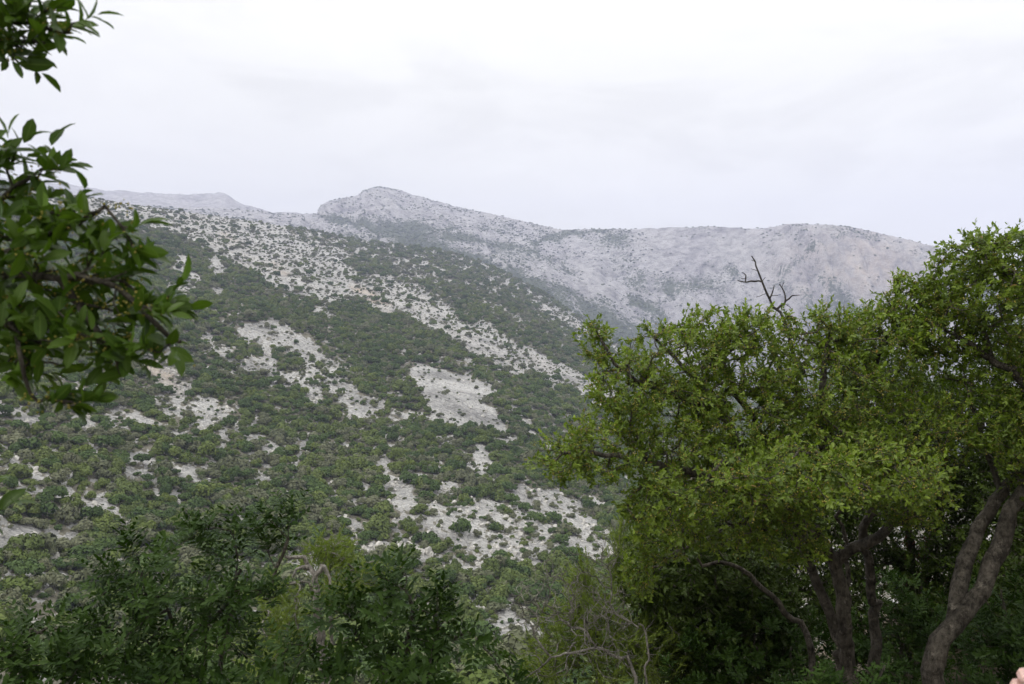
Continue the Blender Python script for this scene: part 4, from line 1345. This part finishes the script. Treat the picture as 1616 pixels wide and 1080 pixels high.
    bough([([j, P(-240, 800, 1.3), P(-60, 800, 1.2), P(-15, 802, 1.15)], .01, .002)], [(-25, 808, 36, 26, 1.15, .05), (-90, 810, 60, 40, 1.2, .08)], 4.0, 7)


# ---- dark pinnate-leaved shrubs in the foreground
def shrub_dark(seed, base, stems, blobs, label, dens=3.2, nl=6, mat=None, ln=.033):
    g = np.random.default_rng(seed)
    pl = Plant(g)
    bx, by = P(base[0], 1000, base[1])[:2]
    b = np.array([bx, by, gz_at(bx, by) - 0.08])
    t = thing('leafy_shrub', label, 'shrub', b)
    for k, st in enumerate(stems):
        pl.limb([b + [g.uniform(-.12, .12), g.uniform(-.1, .1), 0]] + [P(*q) for q in st], .020, .006, step=.05, wob=.012)
    T, O = blob_tips(g, blobs, dens, (nl * 8, ln, .44), shell=.3)
    pl.grow(T, step=.06, ang=.8)
    r = pl.radii(.0014, 2.4)
    wood(pl, t, bark_twig, r, stem_sides=8, sides=4)
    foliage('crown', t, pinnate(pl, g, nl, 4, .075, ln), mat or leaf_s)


def shrub_needle(seed, base, stems, blobs, label, dens=3.2, per=60, ln=.03):
    g = np.random.default_rng(seed)
    pl = Plant(g)
    bx, by = P(base[0], 1000, base[1])[:2]
    b = np.array([bx, by, gz_at(bx, by) - 0.1])
    t = thing('needle_shrub', label, 'shrub', b)
    for st in stems:
        pl.limb([b] + [P(*q) for q in st], .03, .008, step=.08)
    T, O = blob_tips(g, blobs, dens, (per, ln, .16), shell=.3)
    pl.grow(T, step=.1)
    r = pl.radii(.002, 2.3)
    wood(pl, t, bark_dead, r, stem_sides=8, sides=4)
    foliage('crown', t, [shoots(pl, g, per, .26, ln, .16, upw=.8, spread=.7, jit=.3, tpl=T_NEEDLE)], leaf_j)


def shrub_bare():
    g = np.random.default_rng(57)
    pl = Plant(g)
    D = 4.6
    bx, by = P(1010, 1000, D)[:2]
    b = np.array([bx, by, gz_at(bx, by) - 0.1])
    t = thing('bare_shrub', 'leafless grey shrub with twisted pale branches below the left side of the tree crown', 'shrub', b)
    pl.limb([b, P(1005, 1070, D), P(975, 1040, D), P(945, 1022, D), P(905, 1028, D), P(872, 1040, D), P(850, 1018, D), P(838, 985, D)], .023, .004, step=.04, wob=.012)
    pl.limb([P(945, 1022, D), P(925, 1000, D), P(895, 985, D), P(880, 970, D)], .012, .004, parent=True, step=.04)
    pl.limb([b, P(1020, 1040, D), P(990, 990, D), P(965, 960, D), P(962, 900, D)], .012, .004, step=.04, wob=.012)
    pl.limb([P(872, 1040, D), P(850, 1058, D), P(830, 1070, D)], .008, .003, parent=True, new=False, step=.04)
    T, O = blob_tips(g, [(880, 950, 70, 50, D, .4), (840, 960, 40, 45, D, .3), (930, 960, 70, 60, D, .4), (870, 1045, 70, 22, D, .3), (965, 1000, 50, 60, D, .3), (900, 900, 60, 30, D, .3), (960, 880, 25, 40, D, .2)], 5.5, (15, .031, .50), shell=.2)
    pl.grow(T, step=.05, curl=.8)
    r = pl.radii(.0013, 2.6)
    wood(pl, t, bark_dead, r, stem_sides=8, sides=4)


tree_mid()
tree_right()
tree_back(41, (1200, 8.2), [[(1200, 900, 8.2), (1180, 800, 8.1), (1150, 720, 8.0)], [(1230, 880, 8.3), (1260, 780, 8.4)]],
          [(1090, 800, 90, 70, 7.6, .8), (1200, 780, 110, 80, 8, 1), (1100, 930, 90, 90, 7.4, .7), (1240, 900, 110, 100, 8.2, 1), (1160, 1010, 120, 80, 7.0, .8), (1330, 750, 100, 100, 8.4, 1), (1060, 880, 65, 70, 6.6, .6), (1150, 870, 85, 70, 6.8, .6), (1008, 905, 34, 55, 6.5, .3), (1085, 965, 80, 60, 6.6, .5), (1180, 950, 85, 60, 6.8, .5), (1110, 1040, 85, 50, 6.6, .5), (1040, 800, 40, 50, 6.8, .4)],  # front blobs: underside of the near crown, its shade painted by the dark leaves
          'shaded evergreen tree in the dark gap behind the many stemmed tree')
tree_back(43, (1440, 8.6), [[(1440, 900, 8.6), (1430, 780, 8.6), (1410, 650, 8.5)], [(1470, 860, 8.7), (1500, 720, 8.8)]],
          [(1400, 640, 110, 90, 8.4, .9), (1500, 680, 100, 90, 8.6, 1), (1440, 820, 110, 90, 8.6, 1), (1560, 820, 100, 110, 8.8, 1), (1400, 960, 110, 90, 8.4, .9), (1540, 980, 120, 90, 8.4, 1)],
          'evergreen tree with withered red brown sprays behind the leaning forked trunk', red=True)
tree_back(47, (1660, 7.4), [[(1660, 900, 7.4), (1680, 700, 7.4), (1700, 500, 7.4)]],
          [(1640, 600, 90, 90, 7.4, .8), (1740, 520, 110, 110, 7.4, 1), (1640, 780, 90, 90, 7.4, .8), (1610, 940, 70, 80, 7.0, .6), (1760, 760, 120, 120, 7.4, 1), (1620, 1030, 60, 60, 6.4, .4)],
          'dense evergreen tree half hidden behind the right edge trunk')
tree_left()
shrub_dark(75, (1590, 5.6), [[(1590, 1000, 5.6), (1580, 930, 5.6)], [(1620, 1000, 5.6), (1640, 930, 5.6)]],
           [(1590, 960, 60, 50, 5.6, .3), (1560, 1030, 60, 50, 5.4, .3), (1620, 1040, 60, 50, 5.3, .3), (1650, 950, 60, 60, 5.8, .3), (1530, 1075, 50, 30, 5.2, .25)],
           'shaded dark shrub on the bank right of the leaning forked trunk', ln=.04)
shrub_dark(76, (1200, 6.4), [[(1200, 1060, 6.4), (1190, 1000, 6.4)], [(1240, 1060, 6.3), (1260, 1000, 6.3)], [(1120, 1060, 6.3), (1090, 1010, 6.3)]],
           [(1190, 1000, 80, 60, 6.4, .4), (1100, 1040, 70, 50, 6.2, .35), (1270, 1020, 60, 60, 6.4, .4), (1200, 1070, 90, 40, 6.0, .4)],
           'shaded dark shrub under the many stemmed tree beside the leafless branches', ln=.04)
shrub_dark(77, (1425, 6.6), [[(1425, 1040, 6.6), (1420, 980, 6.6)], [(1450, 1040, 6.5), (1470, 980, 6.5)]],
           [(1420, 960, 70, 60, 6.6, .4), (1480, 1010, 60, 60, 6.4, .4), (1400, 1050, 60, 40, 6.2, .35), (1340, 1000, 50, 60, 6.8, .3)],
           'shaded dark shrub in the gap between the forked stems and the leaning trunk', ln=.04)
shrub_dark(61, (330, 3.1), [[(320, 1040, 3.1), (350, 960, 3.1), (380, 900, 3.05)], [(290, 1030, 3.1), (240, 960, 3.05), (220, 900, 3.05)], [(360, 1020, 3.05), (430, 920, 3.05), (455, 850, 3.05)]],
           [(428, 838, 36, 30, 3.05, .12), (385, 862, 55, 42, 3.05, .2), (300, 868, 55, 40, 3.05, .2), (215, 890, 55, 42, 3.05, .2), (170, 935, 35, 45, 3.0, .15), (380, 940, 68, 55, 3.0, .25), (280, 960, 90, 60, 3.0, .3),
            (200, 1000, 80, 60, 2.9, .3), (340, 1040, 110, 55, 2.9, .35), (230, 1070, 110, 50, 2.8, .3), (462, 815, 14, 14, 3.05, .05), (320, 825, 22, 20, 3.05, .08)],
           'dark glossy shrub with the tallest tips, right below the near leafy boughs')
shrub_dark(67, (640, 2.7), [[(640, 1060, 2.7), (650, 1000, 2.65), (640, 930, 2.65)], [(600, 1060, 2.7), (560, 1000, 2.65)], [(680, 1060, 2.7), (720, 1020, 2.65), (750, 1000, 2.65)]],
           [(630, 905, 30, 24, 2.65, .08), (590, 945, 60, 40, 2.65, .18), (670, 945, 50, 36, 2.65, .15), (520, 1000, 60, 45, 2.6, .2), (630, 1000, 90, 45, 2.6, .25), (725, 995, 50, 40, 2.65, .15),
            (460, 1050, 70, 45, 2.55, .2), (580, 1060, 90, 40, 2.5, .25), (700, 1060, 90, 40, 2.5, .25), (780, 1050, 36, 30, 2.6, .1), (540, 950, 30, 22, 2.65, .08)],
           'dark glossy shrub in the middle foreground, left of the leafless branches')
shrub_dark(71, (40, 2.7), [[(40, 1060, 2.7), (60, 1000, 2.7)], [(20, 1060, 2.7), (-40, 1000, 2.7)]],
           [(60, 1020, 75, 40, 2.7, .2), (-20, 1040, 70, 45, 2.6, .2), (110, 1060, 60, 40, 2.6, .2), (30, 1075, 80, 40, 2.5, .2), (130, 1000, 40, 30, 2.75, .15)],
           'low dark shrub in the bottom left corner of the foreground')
shrub_dark(73, (1330, 4.0), [[(1330, 1080, 4.0), (1300, 1060, 4.0)], [(1380, 1080, 3.9), (1410, 1065, 3.9)]],
           [(1290, 1072, 36, 18, 4.0, .15), (1350, 1085, 70, 26, 3.9, .2), (1405, 1070, 32, 18, 3.9, .15), (1250, 1085, 26, 14, 4.0, .1)],
           'low feathery shrub at the foot of the many stemmed tree', dens=3.6)
shrub_needle(81, (520, 6.5), [[(520, 960, 6.5), (515, 870, 6.5)], [(500, 960, 6.4), (460, 920, 6.3)]],
             [(520, 862, 30, 18, 6.5, .3), (545, 875, 26, 18, 6.5, .25), (500, 880, 30, 16, 6.4, .25), (440, 960, 40, 40, 6.0, .35), (600, 905, 40, 16, 6.5, .25), (540, 920, 45, 30, 6.3, .35), (440, 1020, 40, 50, 5.8, .4)],
             'yellow green needle leaved shrub between the two dark glossy shrubs')
shrub_needle(83, (945, 6.2), [[(945, 1060, 6.2), (940, 960, 6.2)], [(980, 1040, 6.3), (985, 940, 6.4)]],
             [(930, 960, 45, 50, 6.3, .4), (985, 900, 28, 60, 6.6, .35), (900, 1000, 50, 50, 6.2, .4), (860, 1050, 50, 40, 6.0, .4), (970, 1030, 70, 60, 6.2, .5), (1040, 1010, 60, 70, 6.6, .5), (985, 840, 18, 24, 6.7, .2), (915, 905, 22, 25, 6.4, .2)],
             'yellow green needle leaved shrub behind the leafless grey branches')
shrub_bare()


# ---- weathered root wood lying among the shrubs
def dead_root():
    g = np.random.default_rng(91)
    D = 5.6
    b = P(492, 900, D)
    t = thing('dead_stump', 'bleached twisted stump of dead wood beside the yellow green shrub', 'stump', b)
    pl = Plant(g)
    pl.limb([P(500, 940, D), P(495, 905, D), P(488, 885, D), P(468, 880, D), P(450, 878, D)], .026, .010, step=.04, wob=.02)
    pl.limb([P(495, 905, D), P(507, 890, D), P(512, 905, D), P(520, 930, D)], .018, .007, parent=True, step=.04, wob=.02)
    pl.limb([P(488, 888, D), P(478, 900, D), P(462, 912, D)], .016, .006, parent=True, step=.04, wob=.02)
    pl.limb([P(500, 930, D), P(500, 960, D), P(505, 1100, D), P(505, 1300, D)], .022, .03, parent=True, step=.1, wob=.02)
    wood(pl, t, bark_dead, pl.radii(), stem_name='root', stem_sides=8)


dead_root()


# ------------------------------------------------------------------ person at the right edge, only an elbow in view
def person():
    x0, y0 = 1.42, 1.30
    zg = gz_at(x0, y0)
    t = thing('person', 'person standing past the right edge with only the side of a pale hand showing', 'person', (x0, y0, zg))
    hd = P(1608, 1086, 1.2) - np.array([x0, y0, zg])
    wr = hd + np.array([.085, .03, -.035])
    el = np.array([-.27, .02, 1.02])
    sk = plain_mat('skin', (0.62, 0.40, 0.35), 0.5, 0.15, 0.08, 60)
    cl = plain_mat('grey_cotton', (0.25, 0.27, 0.30), 0.9)
    tr_m = plain_mat('brown_trousers', (0.12, 0.10, 0.08), 0.9)
    hr = plain_mat('brown_hair', (0.05, 0.035, 0.025), 0.6)

    def skin(name, nodes, edges, rad, mat, lev=2):
        me = bpy.data.meshes.new(name)
        me.from_pydata([tuple(q) for q in nodes], edges, [])
        o = link(name, me, t)
        m = o.modifiers.new('skin', 'SKIN')
        for v, r in zip(me.skin_vertices[0].data, rad):
            v.radius = (r, r) if not isinstance(r, tuple) else r
        me.skin_vertices[0].data[0].use_root = True
        s = o.modifiers.new('sub', 'SUBSURF')
        s.levels = s.render_levels = lev
        me.materials.append(mat)
        return o
    N = [(0, 0, .95), (0, .01, 1.12), (0, .01, 1.32), (0, 0, 1.46), (0, .01, 1.53), (0, .02, 1.62), (0, .02, 1.70),      # pelvis .. head
         (-.17, 0, 1.42), (-.25, -.02, 1.27), tuple(el), tuple(0.5 * (el + wr)), tuple(wr),                               # left arm, bent, hand on a strap
         (.17, 0, 1.42), (.23, 0, 1.26), (.25, .02, 1.12), (.26, .06, .98), (.26, .09, .87),
         (-.09, 0, .88), (-.10, .01, .68), (-.10, .01, .48), (-.10, -.02, .28), (-.10, -.02, .07), (-.10, .12, .03),
         (.09, 0, .88), (.10, .01, .68), (.10, .01, .48), (.10, -.02, .28), (.10, -.02, .07), (.10, .12, .03)]
    E = [(0, 1), (1, 2), (2, 3), (3, 4), (4, 5), (5, 6), (3, 7), (7, 8), (8, 9), (9, 10), (10, 11), (3, 12), (12, 13), (13, 14), (14, 15), (15, 16),
         (0, 17), (17, 18), (18, 19), (19, 20), (20, 21), (21, 22), (0, 23), (23, 24), (24, 25), (25, 26), (26, 27), (27, 28)]
    rad = [.13, .12, .14, .09, .055, .085, .07, .06, .048, .040, .036, .028, .06, .048, .040, .034, .028,
           .095, .085, .062, .055, .04, .035, .095, .085, .062, .055, .04, .035]
    skin('body', N, E, rad, sk)
    # hands: palm with fingers and thumb
    for c0, d, s, u in ((np.array(N[11]), hd - wr, np.array([.0, .3, -1.0]), 1), (np.array(N[16]), np.array([0, .15, -1.0]), np.array([0, 1.0, .1]), 1)):
        d, s = nrmz(d), nrmz(s)
        dn = nrmz(np.cross(d, s))
        nd, ed, rr = [c0, c0 + d * .05], [(0, 1)], [.026, .036]
        for k, ln in enumerate((.068, .078, .072, .056)):
            a = c0 + d * .085 + s * (.030 - .020 * k)
            i = len(nd)
            nd += [a, a + d * ln * .5 + dn * .012, a + d * ln * .85 + dn * .035]
            ed += [(1, i), (i, i + 1), (i + 1, i + 2)]
            rr += [.010, .0085, .0075]
        i = len(nd)
        nd += [c0 + d * .03 + s * .035, c0 + d * .065 + s * .058, c0 + d * .09 + s * .062]
        ed += [(1, i), (i, i + 1), (i + 1, i + 2)]
        rr += [.012, .010, .008]
        skin('hand', nd, ed, rr, sk, 1)
    # clothes and hair
    skin('shirt', [(0, 0, .93), (0, .01, 1.12), (0, .01, 1.32), (0, 0, 1.44), (-.17, 0, 1.42), (-.235, -.015, 1.30), (.17, 0, 1.42), (.22, 0, 1.30)],
         [(0, 1), (1, 2), (2, 3), (3, 4), (4, 5), (3, 6), (6, 7)], [.15, .14, .155, .10, .075, .066, .075, .066], cl)
    skin('trousers', [(0, 0, .94), (-.09, 0, .88), (-.10, .01, .68), (-.10, .01, .48), (-.10, -.02, .10), (.09, 0, .88), (.10, .01, .68), (.10, .01, .48), (.10, -.02, .10)],
         [(0, 1), (1, 2), (2, 3), (3, 4), (0, 5), (5, 6), (6, 7), (7, 8)], [.14, .11, .098, .082, .068, .11, .098, .082, .068], tr_m)
    skin('hair', [(0, -.03, 1.62), (0, -.02, 1.70), (0, .01, 1.755)], [(0, 1), (1, 2)], [.088, .092, .06], hr)


person()

# ------------------------------------------------------------------ haze over the valley
hz0, hz1 = float(min(ZG.min(), gz.min())) - 1.5, float(ZG.max()) + 12
vx = float(np.abs(XX).max()) + 40
hv = np.array([(sx_ * vx, yy_, zz_) for sx_ in (-1, 1) for yy_ in (-40.0, 3420.0) for zz_ in (hz0, hz1)])
hq = np.array([[0, 1, 3, 2], [4, 6, 7, 5], [0, 4, 5, 1], [2, 3, 7, 6], [0, 2, 6, 4], [1, 5, 7, 3]])
hm, ht = new_mat('valley_haze')
pv = mk(ht, 'ShaderNodeVolumePrincipled')
pv.inputs['Color'].default_value = (0.585, 0.625, 0.86, 1)
pv.inputs['Density'].default_value = 0.00026
pv.inputs['Anisotropy'].default_value = 0.1
ho = mk(ht, 'ShaderNodeOutputMaterial')
ht.links.new(pv.outputs[0], ho.inputs['Volume'])
link('haze', mesh_np('haze', hv, hq, hm), kind='stuff')
